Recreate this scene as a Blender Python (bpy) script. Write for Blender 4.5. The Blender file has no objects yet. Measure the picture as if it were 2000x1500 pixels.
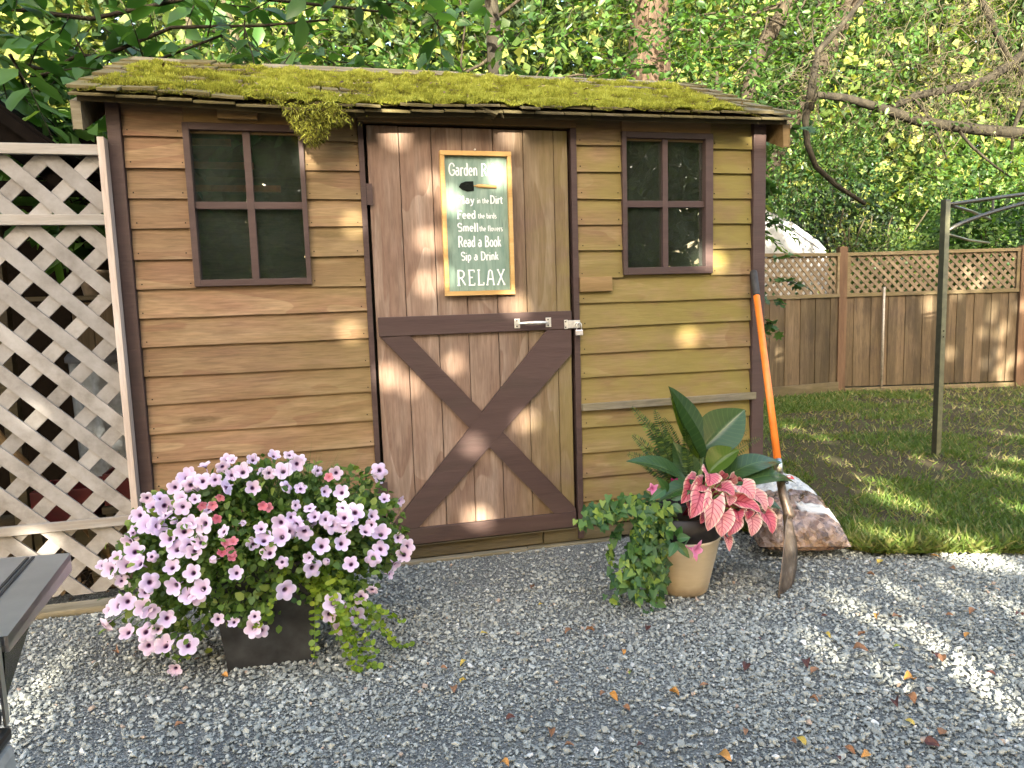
import bpy, math, numpy as np
from mathutils import Matrix, Vector

# ---------------------------------------------------------------- camera, world, sun, exposure
SC = bpy.context.scene
COL = SC.collection
YAW, PITCH, ROLL = math.radians(14.0), math.radians(6.62), math.radians(1.761)
CAM = np.array([-0.6328, -3.2278, 1.1897])
_f = np.array([math.sin(YAW)*math.cos(PITCH), math.cos(YAW)*math.cos(PITCH), -math.sin(PITCH)])
_r = np.array([math.cos(YAW), -math.sin(YAW), 0.0])
_d = np.cross(_f, _r); _d = _d if _d[2] < 0 else -_d
_c, _s = math.cos(ROLL), math.sin(ROLL)
RX, DN = _c*_r + _s*_d, -_s*_r + _c*_d
cam = bpy.data.cameras.new('camera'); co = bpy.data.objects.new('camera', cam); COL.objects.link(co)
cam.sensor_width = 36; cam.lens = 25.13; cam.clip_end = 500; cam.clip_start = 0.02
M4 = Matrix.Identity(4)
for i in range(3):
    M4[i][0], M4[i][1], M4[i][2], M4[i][3] = RX[i], -DN[i], -_f[i], CAM[i]
co.matrix_world = M4
SC.camera = co
SUN_EL = math.radians(20.0)
S = np.array([-0.225*math.cos(SUN_EL), -0.974*math.cos(SUN_EL), math.sin(SUN_EL)]); S /= np.linalg.norm(S)
wd = bpy.data.worlds.new('World'); SC.world = wd; wd.use_nodes = True
nt = wd.node_tree; bg = nt.nodes['Background']
sky = nt.nodes.new('ShaderNodeTexSky'); sky.sky_type = 'NISHITA'; sky.sun_disc = False
sky.sun_elevation = SUN_EL; sky.sun_rotation = math.atan2(S[0], S[1]); sky.dust_density = 5.0; sky.air_density = 1.0; sky.ozone_density = 0.0
nt.links.new(sky.outputs[0], bg.inputs[0]); bg.inputs[1].default_value = 0.125
sl = bpy.data.lights.new('sun', 'SUN'); sl.energy = 5.0; sl.angle = math.radians(0.53); sl.color = (1.0, 0.90, 0.74)
so = bpy.data.objects.new('sun', sl); COL.objects.link(so)
so.rotation_euler = Vector(-S).to_track_quat('-Z', 'Y').to_euler(); so.location = (0, -8, 12)
SC.view_settings.view_transform = 'Standard'; SC.view_settings.look = 'None'
SC.view_settings.exposure = 3.15; SC.view_settings.gamma = 1.0
SC.render.engine = 'CYCLES'
SC.cycles.max_bounces = 9; SC.cycles.diffuse_bounces = 6; SC.cycles.glossy_bounces = 3
SC.cycles.transmission_bounces = 5; SC.cycles.transparent_max_bounces = 8
SC.cycles.use_denoising = True; SC.cycles.caustics_reflective = False; SC.cycles.caustics_refractive = False

rng = np.random.default_rng(11)
PI = math.pi

# ---------------------------------------------------------------- helpers
def A(*v): return np.array(v, float)
def nrm(v):
    v = np.asarray(v, float); return v/np.maximum(np.linalg.norm(v, axis=-1, keepdims=True), 1e-9)

def mk(name, V, F, mats, parent=None, attrs=None, mi=None, smooth=False, bevel=0):
    """link ONE mesh object; V (n,3); F list of index arrays (k,3)/(k,4)"""
    me = bpy.data.meshes.new(name)
    V = np.asarray(V, np.float32).reshape(-1, 3)
    F = [np.asarray(f, np.int32) for f in F if len(f)]
    loops = np.concatenate([f.ravel() for f in F]); tot = np.concatenate([np.full(len(f), f.shape[1], np.int32) for f in F])
    start = np.concatenate([[0], np.cumsum(tot)[:-1]]).astype(np.int32)
    me.vertices.add(len(V)); me.vertices.foreach_set('co', V.ravel())
    me.loops.add(len(loops)); me.loops.foreach_set('vertex_index', loops)
    me.polygons.add(len(tot)); me.polygons.foreach_set('loop_start', start); me.polygons.foreach_set('loop_total', tot)
    if mi is not None: me.polygons.foreach_set('material_index', np.asarray(mi, np.int32))
    me.polygons.foreach_set('use_smooth', np.full(len(tot), bool(smooth)))
    for k, a in (attrs or {}).items():
        at = me.attributes.new(k, 'FLOAT', 'POINT'); at.data.foreach_set('value', np.asarray(a, np.float32))
    me.update(calc_edges=True); me.validate(verbose=False)
    for m in (mats if isinstance(mats, (list, tuple)) else [mats]): me.materials.append(m)
    o = bpy.data.objects.new(name, me); COL.objects.link(o)
    if parent is not None: adopt(o, parent)
    if bevel:
        b = o.modifiers.new('bevel', 'BEVEL'); b.width = bevel; b.segments = 2; b.limit_method = 'ANGLE'
    return o
def adopt(o, parent):
    o.parent = parent; o.matrix_parent_inverse = Matrix.Translation(-_wloc(parent))
def _wloc(p):
    return Vector(p.location) if p.parent is None else Vector((0, 0, 0))
def tag(o, label=None, cat=None, group=None, kind=None):
    if label: o['label'] = label
    if cat: o['category'] = cat
    if group: o['group'] = group
    if kind: o['kind'] = kind
    return o
def thing(name, label, cat, loc, group=None):
    o = bpy.data.objects.new(name, None); COL.objects.link(o); o.location = [float(x) for x in loc]; o.empty_display_size = 0.1
    return tag(o, label, cat, group)

class MB:
    """collects shapes, builds ONE mesh"""
    def __init__(s): s.V = []; s.F4 = []; s.F3 = []; s.t = []; s.m4 = []; s.m3 = []; s.n = 0
    def add(s, V, F4=(), F3=(), tint=None, mi=0):
        V = np.asarray(V, float).reshape(-1, 3); k = len(V)
        if len(F4): F4 = np.asarray(F4, int)+s.n; s.F4.append(F4); s.m4.append(np.full(len(F4), mi))
        if len(F3): F3 = np.asarray(F3, int)+s.n; s.F3.append(F3); s.m3.append(np.full(len(F3), mi))
        s.V.append(V); s.t.append(np.full(k, rng.random() if tint is None else tint)); s.n += k
        return s
    def box(s, x0, x1, y0, y1, z0, z1, tint=None, mi=0, j=0.0):
        V = np.array([(x, y, z) for z in (z0, z1) for y in (y0, y1) for x in (x0, x1)], float)
        if j: V += rng.normal(0, j, V.shape)
        return s.add(V, BOXF, tint=tint, mi=mi)
    def obox(s, c, ax, h, tint=None, mi=0):
        ax = np.asarray(ax, float); c = np.asarray(c, float)
        V = [c + sx*h[0]*ax[0] + sy*h[1]*ax[1] + sz*h[2]*ax[2] for sz in (-1, 1) for sy in (-1, 1) for sx in (-1, 1)]
        return s.add(V, BOXF, tint=tint, mi=mi)
    def bar(s, a, b, w, t, nrmv, tint=None, mi=0):
        """box from a to b, width w, thickness t along nrmv"""
        a = np.asarray(a, float); b = np.asarray(b, float); d = b-a; L = np.linalg.norm(d); d /= L
        n = np.asarray(nrmv, float); n = nrm(n-d*(n@d)); r = np.cross(d, n)
        return s.obox((a+b)/2, [d, r, n], (L/2, w/2, t/2), tint, mi)
    def tube(s, P, R, n=8, tint=None, mi=0, cap=True):
        P = np.asarray(P, float); k = len(P); R = np.broadcast_to(np.asarray(R, float), (k,))
        T = np.gradient(P, axis=0); T = nrm(T)
        u = np.cross(T[0], A(0, 0, 1)); 
        if np.linalg.norm(u) < 1e-3: u = A(1, 0, 0)
        u = nrm(u); V = []
        th = np.arange(n)*2*PI/n
        for i in range(k):
            u = nrm(u - T[i]*(u@T[i])); w = np.cross(T[i], u)
            V.append(P[i] + R[i]*(np.cos(th)[:, None]*u + np.sin(th)[:, None]*w))
        V = np.concatenate(V); a = np.arange(n); b = (a+1) % n
        F4 = np.concatenate([np.stack([i*n+a, i*n+b, (i+1)*n+b, (i+1)*n+a], 1) for i in range(k-1)])
        F3 = []
        if cap:
            V = np.concatenate([V, P[:1], P[-1:]]); c0, c1 = k*n, k*n+1
            F3 = np.concatenate([np.stack([b, a, np.full(n, c0)], 1), np.stack([(k-1)*n+a, (k-1)*n+b, np.full(n, c1)], 1)])
        return s.add(V, F4, F3, tint, mi)
    def lathe(s, prof, c, n=40, tint=None, mi=0):
        """prof list (r,z); closed with fans where r==0"""
        c = np.asarray(c, float); th = np.arange(n)*2*PI/n; V = []
        for r, z in prof: V.append(np.stack([c[0]+r*np.cos(th), c[1]+r*np.sin(th), np.full(n, c[2]+z)], 1))
        a = np.arange(n); b = (a+1) % n
        F4 = np.concatenate([np.stack([i*n+a, i*n+b, (i+1)*n+b, (i+1)*n+a], 1) for i in range(len(prof)-1)])
        return s.add(np.concatenate(V), F4, tint=tint, mi=mi)
    def prism(s, P, ext, tint=None, mi=0):
        """polygon P (n,3) convex, extruded by vector ext"""
        P = np.asarray(P, float); n = len(P); a = np.arange(n); b = (a+1) % n
        V = np.concatenate([P, P+np.asarray(ext, float)])
        F3 = [(0, i, i+1) for i in range(1, n-1)] + [(n, n+i+1, n+i) for i in range(1, n-1)]
        return s.add(V, np.stack([a, b, n+b, n+a], 1), F3, tint, mi)
    def grid(s, G, tint=None, mi=0):
        G = np.asarray(G, float); h, w = G.shape[:2]; I = np.arange(h*w).reshape(h, w)
        return s.add(G.reshape(-1, 3), np.stack([I[:-1, :-1], I[:-1, 1:], I[1:, 1:], I[1:, :-1]], -1).reshape(-1, 4), tint=tint, mi=mi)
    def build(s, name, mats, parent=None, smooth=False, bevel=0):
        F = []; mi = []
        if s.F4: F.append(np.concatenate(s.F4)); mi.append(np.concatenate(s.m4))
        if s.F3: F.append(np.concatenate(s.F3)); mi.append(np.concatenate(s.m3))
        return mk(name, np.concatenate(s.V), F, mats, parent, {'tint': np.concatenate(s.t)}, np.concatenate(mi), smooth, bevel)
BOXF = [(0, 2, 3, 1), (4, 5, 7, 6), (0, 1, 5, 4), (2, 6, 7, 3), (0, 4, 6, 2), (1, 3, 7, 5)]

class Noise2:
    def __init__(s, seed, n=64): s.n = n; s.g = np.random.default_rng(seed).random((n, n))
    def one(s, x, y):
        xi = np.floor(x).astype(int); yi = np.floor(y).astype(int); fx = x-xi; fy = y-yi
        fx = fx*fx*(3-2*fx); fy = fy*fy*(3-2*fy); n = s.n; g = s.g
        a = g[xi % n, yi % n]; b = g[(xi+1) % n, yi % n]; c = g[xi % n, (yi+1) % n]; d = g[(xi+1) % n, (yi+1) % n]
        return (a*(1-fx)+b*fx)*(1-fy)+(c*(1-fx)+d*fx)*fy
    def __call__(s, x, y, oct=3):
        x = np.asarray(x, float); y = np.asarray(y, float); v = 0; a = 0.5; t = 0
        for k in range(oct): v = v+a*s.one(x*2**k+k*17.3, y*2**k+k*5.1); t += a; a *= .5
        return v/t

# ---------------------------------------------------------------- materials
class N:
    def __init__(s, name):
        s.m = bpy.data.materials.new(name); s.m.use_nodes = True; s.t = s.m.node_tree
        s.b = s.t.nodes['Principled BSDF']; s.out = s.t.nodes['Material Output']
    def n(s, typ, ins=None, **kw):
        x = s.t.nodes.new('ShaderNode'+typ)
        for k, v in kw.items(): setattr(x, k, v)
        for k, v in (ins or {}).items(): s.set(x.inputs[k], v)
        return x
    def set(s, sock, v):
        if isinstance(v, bpy.types.NodeSocket): s.t.links.new(v, sock)
        elif isinstance(v, bpy.types.Node): s.t.links.new(v.outputs[0], sock)
        else:
            if sock.type == 'RGBA' and len(v) == 3: v = (*v, 1)
            sock.default_value = v
    def attr(s, name): return s.n('Attribute', attribute_name=name).outputs['Fac']
    def ramp(s, fac, stops, interp='LINEAR'):
        x = s.n('ValToRGB', {'Fac': fac}); cr = x.color_ramp; cr.interpolation = interp
        while len(cr.elements) < len(stops): cr.elements.new(0.5)
        for e, (p, c) in zip(cr.elements, stops):
            e.position = p; e.color = (c, c, c, 1) if isinstance(c, (int, float)) else (*c, 1)
        return x.outputs['Color']
    def mix(s, fac, a, b, blend='MIX'):
        x = s.n('Mix', data_type='RGBA', blend_type=blend)
        s.set(x.inputs[0], fac); s.set(x.inputs[6], a); s.set(x.inputs[7], b); return x.outputs[2]
    def math(s, op, a, b=0.0, c=None, clamp=False):
        x = s.n('Math', operation=op, use_clamp=clamp); s.set(x.inputs[0], a); s.set(x.inputs[1], b)
        if c is not None: s.set(x.inputs[2], c)
        return x.outputs[0]
    def obj(s): return s.n('TexCoord').outputs['Object']
    def noise(s, vec, scale, detail=4, rough=.55, dist=0.0):
        return s.n('TexNoise', {'Vector': vec, 'Scale': scale, 'Detail': detail, 'Roughness': rough, 'Distortion': dist}).outputs['Fac']
    def mapping(s, vec, scale=(1, 1, 1), loc=None):
        x = s.n('Mapping', {'Vector': vec, 'Scale': scale})
        if loc is not None: s.set(x.inputs['Location'], loc)
        return x.outputs[0]
    def bump(s, h, strength=.3, dist=.005):
        s.set(s.b.inputs['Normal'], s.n('Bump', {'Height': h, 'Strength': strength, 'Distance': dist}).outputs[0])
    def base(s, c): s.set(s.b.inputs['Base Color'], c)
    def done(s, rough=.7, spec=.3, metal=0.0):
        s.set(s.b.inputs['Roughness'], rough); s.set(s.b.inputs['Specular IOR Level'], spec); s.set(s.b.inputs['Metallic'], metal)
        return s.m

def plain(name, c, rough=.6, spec=.4, metal=0.0, var=.25, scale=30, bump=.15):
    w = N(name); o = w.obj(); f = w.noise(o, scale, 5)
    w.base(w.mix(w.ramp(f, [(.3, 0.0), (.7, 1.0)]), tuple(x*(1-var) for x in c), tuple(min(1, x*(1+var)) for x in c)))
    if bump: w.bump(f, bump, .003)
    return w.done(rough, spec, metal)

def wood(name, cols, axis='x', figure=None, green=0.0, green_x=None, dirt=None, rough=.75, fine=.5, tintvar=.3, stain=None):
    """weathered wood with grain along axis; every board offsets its grain by its own tint"""
    w = N(name); o = w.obj(); t = w.attr('tint')
    off = w.n('CombineXYZ', {'X': w.math('MULTIPLY', t, 31.0), 'Y': w.math('MULTIPLY', t, 17.0), 'Z': w.math('MULTIPLY', t, 53.0)}).outputs[0]
    sc = {'x': (1.2, 14, 14), 'y': (14, 1.2, 14), 'z': (14, 14, 1.2)}[axis]
    v = w.mapping(o, sc, off); v2 = w.mapping(o, tuple(k*8 for k in sc), off)
    n1 = w.noise(v, 1.0, 5, .6, .8); n2 = w.noise(v2, 1.0, 3, .6, .3)
    col = w.ramp(n1, [(.25, cols[0]), (.5, cols[1]), (.78, cols[2])])
    if figure:                                  # flame figure of plain-sawn boards
        v3 = w.mapping(o, {'x': (1.0, 5, 5.5), 'y': (5, 1, 5), 'z': (5.5, 5, 1.0)}[axis], off)
        n3 = w.noise(v3, 1.0, 2, .45, .6)
        band = w.math('FRACT', w.math('MULTIPLY', n3, 5.0))
        col = w.mix(w.math('MULTIPLY', w.ramp(band, [(.0, .0), (.75, .9), (.97, 1.0), (1.0, 0.0)]), figure[1]), col, figure[0])
    col = w.mix(w.math('MULTIPLY', w.ramp(n2, [(.35, 1.0), (.65, 0.0)]), fine), col, w.mix(.5, col, (.0, .0, .0)))
    br = w.math('MULTIPLY_ADD', t, tintvar, 1-tintvar*.5)
    col = w.mix(1.0, col, w.n('CombineColor', {0: br, 1: br, 2: br}).outputs[0], 'MULTIPLY')
    if figure:                                  # knots with a dark rim
        vk = w.n('TexVoronoi', {'Vector': w.mapping(o, {'x': (1.5, 2, 6.5), 'z': (6.5, 2, 1.3)}[axis], off), 'Scale': 1.0})
        rr = w.math('ADD', vk.outputs['Distance'], w.math('MULTIPLY', w.noise(o, 40, 2), .05))
        pick = w.math('GREATER_THAN', w.n('SeparateColor', {0: vk.outputs['Color']}).outputs[0], .45)
        col = w.mix(w.math('MULTIPLY', w.ramp(rr, [(.05, .9), (.085, .55), (.10, .7), (.16, 0.0)]), pick), col, (.075, .038, .02))
    if green or green_x:
        gm = w.ramp(w.noise(w.mapping(o, (1.6, 1.6, 3.0)), 1.6, 5, .6), [(.24, 0.0), (.54, 1.0)])
        k = green
        if green_x:
            x = w.n('SeparateXYZ', {0: o}).outputs['X']
            k = w.math('MULTIPLY_ADD', w.n('MapRange', {'Value': x, 'From Min': green_x[0], 'From Max': green_x[1], 'To Min': green_x[2], 'To Max': green_x[3]}).outputs[0], 1.0, 0.0)
        col = w.mix(w.math('MULTIPLY', w.math('MULTIPLY', gm, .85), k, clamp=True), col, (.19, .158, .036))
    if stain:                                   # dark weather stains
        sm = w.ramp(w.noise(w.mapping(o, (3, 3, .9) if axis == 'z' else (1.5, 3, 6)), 1.8, 5, .65), [(.5, 0.0), (.72, 1.0)])
        col = w.mix(w.math('MULTIPLY', sm, stain[1]), col, stain[0])
    w.base(col); w.bump(w.math('ADD', n2, w.math('MULTIPLY', n1, .6)), .45, .003)
    return w.done(rough, .25)

def leafmat(name, stops, transl=.35, rough=.45, spec=.35, tcol=1.6):
    w = N(name); t = w.attr('tint'); col = w.ramp(t, stops); w.base(col); w.done(rough, spec)
    tr = w.n('BsdfTranslucent', {'Color': w.mix(1.0, col, (tcol, tcol*1.05, tcol*.45), 'MULTIPLY')})
    mx = w.n('MixShader', {0: transl, 1: w.b.outputs[0], 2: tr.outputs[0]})
    w.t.links.new(mx.outputs[0], w.out.inputs[0]); return w.m

M = {}
M['siding'] = wood('cedar_siding', [(.18, .105, .060), (.27, .172, .099), (.355, .245, .150)], 'x', figure=((.185, .085, .055), .6), green_x=(-1.1, 1.1, .18, 1.0), fine=.7, tintvar=.36, stain=((.10, .065, .03), .25))
M['planks'] = wood('door_cedar', [(.175, .112, .080), (.275, .192, .142), (.39, .30, .235)], 'z', figure=((.16, .088, .06), .6), green_x=(.15, .5, .05, .75), fine=.6, tintvar=.34, stain=((.09, .05, .03), .45))
M['brown'] = wood('brown_paint', [(.058, .036, .031), (.072, .045, .039), (.088, .056, .048)], 'x', fine=.2, tintvar=.18, rough=.5, stain=((.05, .04, .03), .4))
M['lintel'] = wood('bare_cedar', [(.16, .09, .04), (.26, .155, .075), (.34, .22, .12)], 'x', fine=.4, green=.3)
M['greywood'] = wood('grey_weathered_wood', [(.12, .10, .075), (.24, .21, .165), (.38, .34, .28)], 'x', fine=.6, stain=((.05, .045, .025), .5), green=.35)
M['darkwood'] = wood('dark_rotting_wood', [(.03, .023, .017), (.06, .046, .034), (.12, .095, .07)], 'x', fine=.6, green=.25)
M['lattice'] = wood('pale_lattice_wood', [(.22, .20, .175), (.31, .29, .265), (.38, .365, .345)], 'x', fine=.3, tintvar=.25, stain=((.2, .15, .10), .5), green=.12)
M['lattice_d'] = M['lattice']
M['fence'] = wood('fence_boards', [(.036, .024, .014), (.076, .052, .031), (.13, .096, .062)], 'z', fine=.6, tintvar=.95, stain=((.022, .017, .010), .85), green=.08)
M['fence_rail'] = wood('fence_rails', [(.068, .050, .030), (.115, .087, .053), (.175, .135, .09)], 'x', fine=.4, tintvar=.3, green=.2)
M['fence_post'] = wood('fence_post_wood', [(.065, .036, .019), (.11, .064, .035), (.16, .10, .058)], 'z', fine=.4)
M['shingle'] = wood('cedar_shakes', [(.045, .037, .026), (.095, .08, .058), (.18, .15, .112)], 'y', fine=.5, tintvar=.5, green=.5)
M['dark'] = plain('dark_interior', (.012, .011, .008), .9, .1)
M['steel'] = plain('stainless_steel', (.66, .64, .62), .33, .5, 1.0, .12, 12, .05)
M['zinc'] = plain('zinc_plate', (.72, .69, .62), .38, .5, .75, .15, 60, .1)
M['black'] = plain('black_paint', (.012, .012, .012), .35, .5, 0, .3, 20, .05)
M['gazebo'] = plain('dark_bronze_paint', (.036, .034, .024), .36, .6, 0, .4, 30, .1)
M['gazebo_pale'] = plain('pale_olive_tone', (.10, .10, .055), .35, .6, 0, .3, 30, .1)  # olive tone for one side rail and the painted lit side of the post

# ---------------------------------------------------------------- leaf machinery
OVAL = (A(0, 0, 0, -.24, .30, .06, -.20, .70, .03, .24, .30, .06, .20, .70, .03, 0, 1, -.12, 0, .5, 0).reshape(7, 3),
        [(0, 6, 2, 1), (0, 3, 4, 6)], [(6, 5, 2), (6, 4, 5)])
RHOMB = (A(0, 0, 0, -.33, .5, .10, .33, .5, .10, 0, 1, 0).reshape(4, 3), [], [(0, 3, 1), (0, 2, 3)])
BLADE = (A(-.5, 0, 0, .5, 0, 0, 0, 1, .12).reshape(3, 3), [], [(0, 1, 2)])
_th = np.arange(8)*PI/4
ROUND = (np.concatenate([[(0, .45, -.06)], np.stack([.5*np.sin(_th), .5-.5*np.cos(_th), .05*np.cos(2*_th)], 1)]), [], [(0, 1+i, 1+(i+1) % 8) for i in range(8)])
_mp = [(0, 0), (.30, -.08), (.26, .12), (.60, .30), (.34, .42), (.44, .78), (.14, .68), (0, 1.05), (-.14, .68), (-.44, .78), (-.34, .42), (-.60, .30), (-.26, .12), (-.30, -.08)]
MAPLE = (np.array([(0, .35, -.03)]+[(x, y, .05*abs(x)*2-.08*max(0, y-.5)) for x, y in _mp]), [], [(0, 1+i, 1+(i+1) % 14) for i in range(14)])
_iv = [(0, 0), (.28, -.14), (.48, .05), (.33, .32), (.24, .62), (0, 1), (-.24, .62), (-.33, .32), (-.48, .05), (-.28, -.14)]
IVY = (np.array([(0, .3, -.04)]+[(x, y, .07*abs(x)*2-.1*max(0, y-.5)) for x, y in _iv]), [], [(0, 1+i, 1+(i+1) % 10) for i in range(10)])

def leaves(name, pos, along, normal, size, tmpl, mat, parent=None, tint=None, width=1.0, smooth=True):
    pos = np.asarray(pos, float); n = len(pos); along = nrm(along); normal = np.asarray(normal, float)
    normal = nrm(normal - along*(normal*along).sum(1, keepdims=True)); right = np.cross(along, normal)
    T, F4, F3 = tmpl; size = np.broadcast_to(np.asarray(size, float), (n,)); k = len(T); width = np.broadcast_to(np.asarray(width, float), (n,))
    V = pos[:, None] + size[:, None, None]*(width[:, None, None]*T[None, :, 0:1]*right[:, None] + T[None, :, 1:2]*along[:, None] + T[None, :, 2:3]*normal[:, None])
    b = (np.arange(n)*k)[:, None, None]; F = []
    if len(F4): F.append((np.asarray(F4)[None]+b).reshape(-1, 4))
    if len(F3): F.append((np.asarray(F3)[None]+b).reshape(-1, 3))
    if tint is None: tint = rng.random(n)
    return mk(name, V.reshape(-1, 3), F, mat, parent, {'tint': np.repeat(np.clip(tint, 0, 1), k)}, None, smooth)

def randdir(n, up=0.0):
    v = rng.normal(size=(n, 3)); v[:, 2] += up; return nrm(v)

def sprays(C, D, L, nl, size, droop=.5, flat=.6):
    """twigs with alternate leaves; returns leaf pos/along/normal/size and twig paths"""
    n = len(C); D = nrm(D); t = np.linspace(.12, 1.0, nl)
    sag = A(0, 0, -1)*droop
    P = C[:, None] + L[:, None, None]*(t[None, :, None]*D[:, None] + (t**2)[None, :, None]*sag*.5)
    tang = nrm(D[:, None] + t[None, :, None]*sag)
    side = nrm(np.cross(tang, A(0, 0, 1)) + 1e-3)
    sg = np.where(np.arange(nl) % 2, 1.0, -1.0)[None, :, None]
    al = nrm(tang*.65 + side*sg*.9 + sag*.35 + rng.normal(0, .28, P.shape))
    al[:, -1] = nrm(tang[:, -1]+sag*.3)
    no = nrm(A(0, 0, 1)*flat*1.5 + rng.normal(0, .45, P.shape))
    sz = size*(0.65+.6*rng.random((n, nl)))
    tw = [np.array([C[i], C[i]+L[i]*(.5*D[i]+.125*sag), C[i]+L[i]*(D[i]+.5*sag)]) for i in range(n)]
    return P.reshape(-1, 3), al.reshape(-1, 3), no.reshape(-1, 3), sz.ravel(), tw

def boxpts(n, lo, hi): return np.asarray(lo, float)+rng.random((n, 3))*(np.asarray(hi, float)-np.asarray(lo, float))
def wob(a, b, k=7, amp=.05):
    a = np.asarray(a, float); b = np.asarray(b, float); t = np.linspace(0, 1, k)[:, None]; P = a+(b-a)*t
    w = rng.normal(0, amp, (k, 3))*np.linalg.norm(b-a)*.3; w[0] = 0; w[-1] = 0; return P+w

L_NEAR = leafmat('broad_leaves', [(0, (.024, .062, .016)), (.5, (.05, .12, .03)), (.85, (.085, .175, .04)), (1, (.15, .23, .05))], .40, .38, .45)
L_MID = leafmat('mid_leaves', [(0, (.016, .038, .010)), (.45, (.04, .092, .018)), (.85, (.08, .15, .028)), (1, (.16, .21, .04))], .42, .45, .35)
L_FAR = leafmat('far_leaves', [(0, (.014, .03, .009)), (.35, (.04, .072, .016)), (.7, (.085, .125, .028)), (1, (.20, .215, .06))], .45, .55, .25)
L_SHRUB = leafmat('shrub_leaves', [(0, (.012, .036, .012)), (.5, (.03, .075, .022)), (.8, (.055, .11, .026)), (1, (.17, .18, .05))], .35, .42, .4)
L_DARK = leafmat('dense_dark_leaves', [(0, (.02, .04, .01)), (1, (.075, .12, .022))], .30, .5, .3)
def bark(name, c1, c2, c3):
    w = N(name); o = w.obj(); n1 = w.noise(w.mapping(o, (6, 6, 1.6)), 2.0, 6, .65, 1.0); n2 = w.noise(o, 60, 4)
    w.base(w.mix(w.math('MULTIPLY', n2, .5), w.ramp(n1, [(.3, c1), (.5, c2), (.72, c3)]), tuple(x*.5 for x in c2))); w.bump(n1, .9, .02); return w.done(.85, .2)
B_RED = bark('red_conifer_bark', (.016, .011, .007), (.045, .030, .019), (.10, .068, .045))
B_GREY = bark('grey_lichen_bark', (.008, .007, .005), (.019, .016, .010), (.045, .040, .026))
B_DARK = bark('dark_bark', (.012, .009, .006), (.028, .022, .014), (.06, .05, .03))
B_TWIG = bark('dry_twig_bark', (.022, .019, .011), (.055, .048, .028), (.11, .10, .06))

# ---------------------------------------------------------------- ground
def lawn_edge(x): return np.interp(x, [1.2, 1.5, 1.66, 1.95, 2.25, 3.0, 9.0], [-.05, -.36, -.60, -.69, -.80, -1.05, -1.6])
w = N('forest_soil'); o = w.obj(); n1 = w.noise(o, 3.0, 8, .65); n2 = w.noise(o, 40, 5, .6)
w.base(w.mix(n2, w.ramp(n1, [(.3, (.03, .022, .014)), (.6, (.075, .055, .034)), (.8, (.11, .085, .05))]), (.03, .022, .014))); w.bump(n2, .6, .02)
M['soil'] = w.done(.95, .1)
mk('ground', [(-90, -90, -.03), (90, -90, -.03), (90, 90, -.03), (-90, 90, -.03)], [[(0, 1, 2, 3)]], M['soil'])
COL.objects['ground']['kind'] = 'structure'

NZ = Noise2(3)
w = N('gravel_grit'); o = w.obj(); v = w.n('TexVoronoi', {'Vector': o, 'Scale': 190.0}); v2 = w.n('TexVoronoi', {'Vector': o, 'Scale': 90.0})
n1 = w.noise(o, 2.5, 5); f = w.noise(v.outputs['Color'], 9, 2)
col = w.ramp(w.n('SeparateColor', {0: v.outputs['Color']}).outputs[0], [(0, (.10, .105, .095)), (.5, (.22, .23, .21)), (.9, (.36, .375, .345)), (1, (.6, .6, .56))])
w.base(w.mix(w.ramp(n1, [(.35, 0.0), (.7, .55)]), col, (.11, .115, .11))); w.bump(w.math('ADD', w.math('MULTIPLY', v.outputs['Distance'], -2.0), w.math('MULTIPLY', v2.outputs['Distance'], -2.0)), .9, .006)
M['grit'] = w.done(.85, .3)
gx = np.linspace(-3.6, 7.0, 107); gy = np.linspace(-4.8, .1, 60); GX, GY = np.meshgrid(gx, gy)
G = np.stack([GX, GY, .006*NZ(GX*3, GY*3, 2)-.003], -1)
MB().grid(G, .5).build('gravel', M['grit'], None, True)['kind'] = 'structure'

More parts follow.
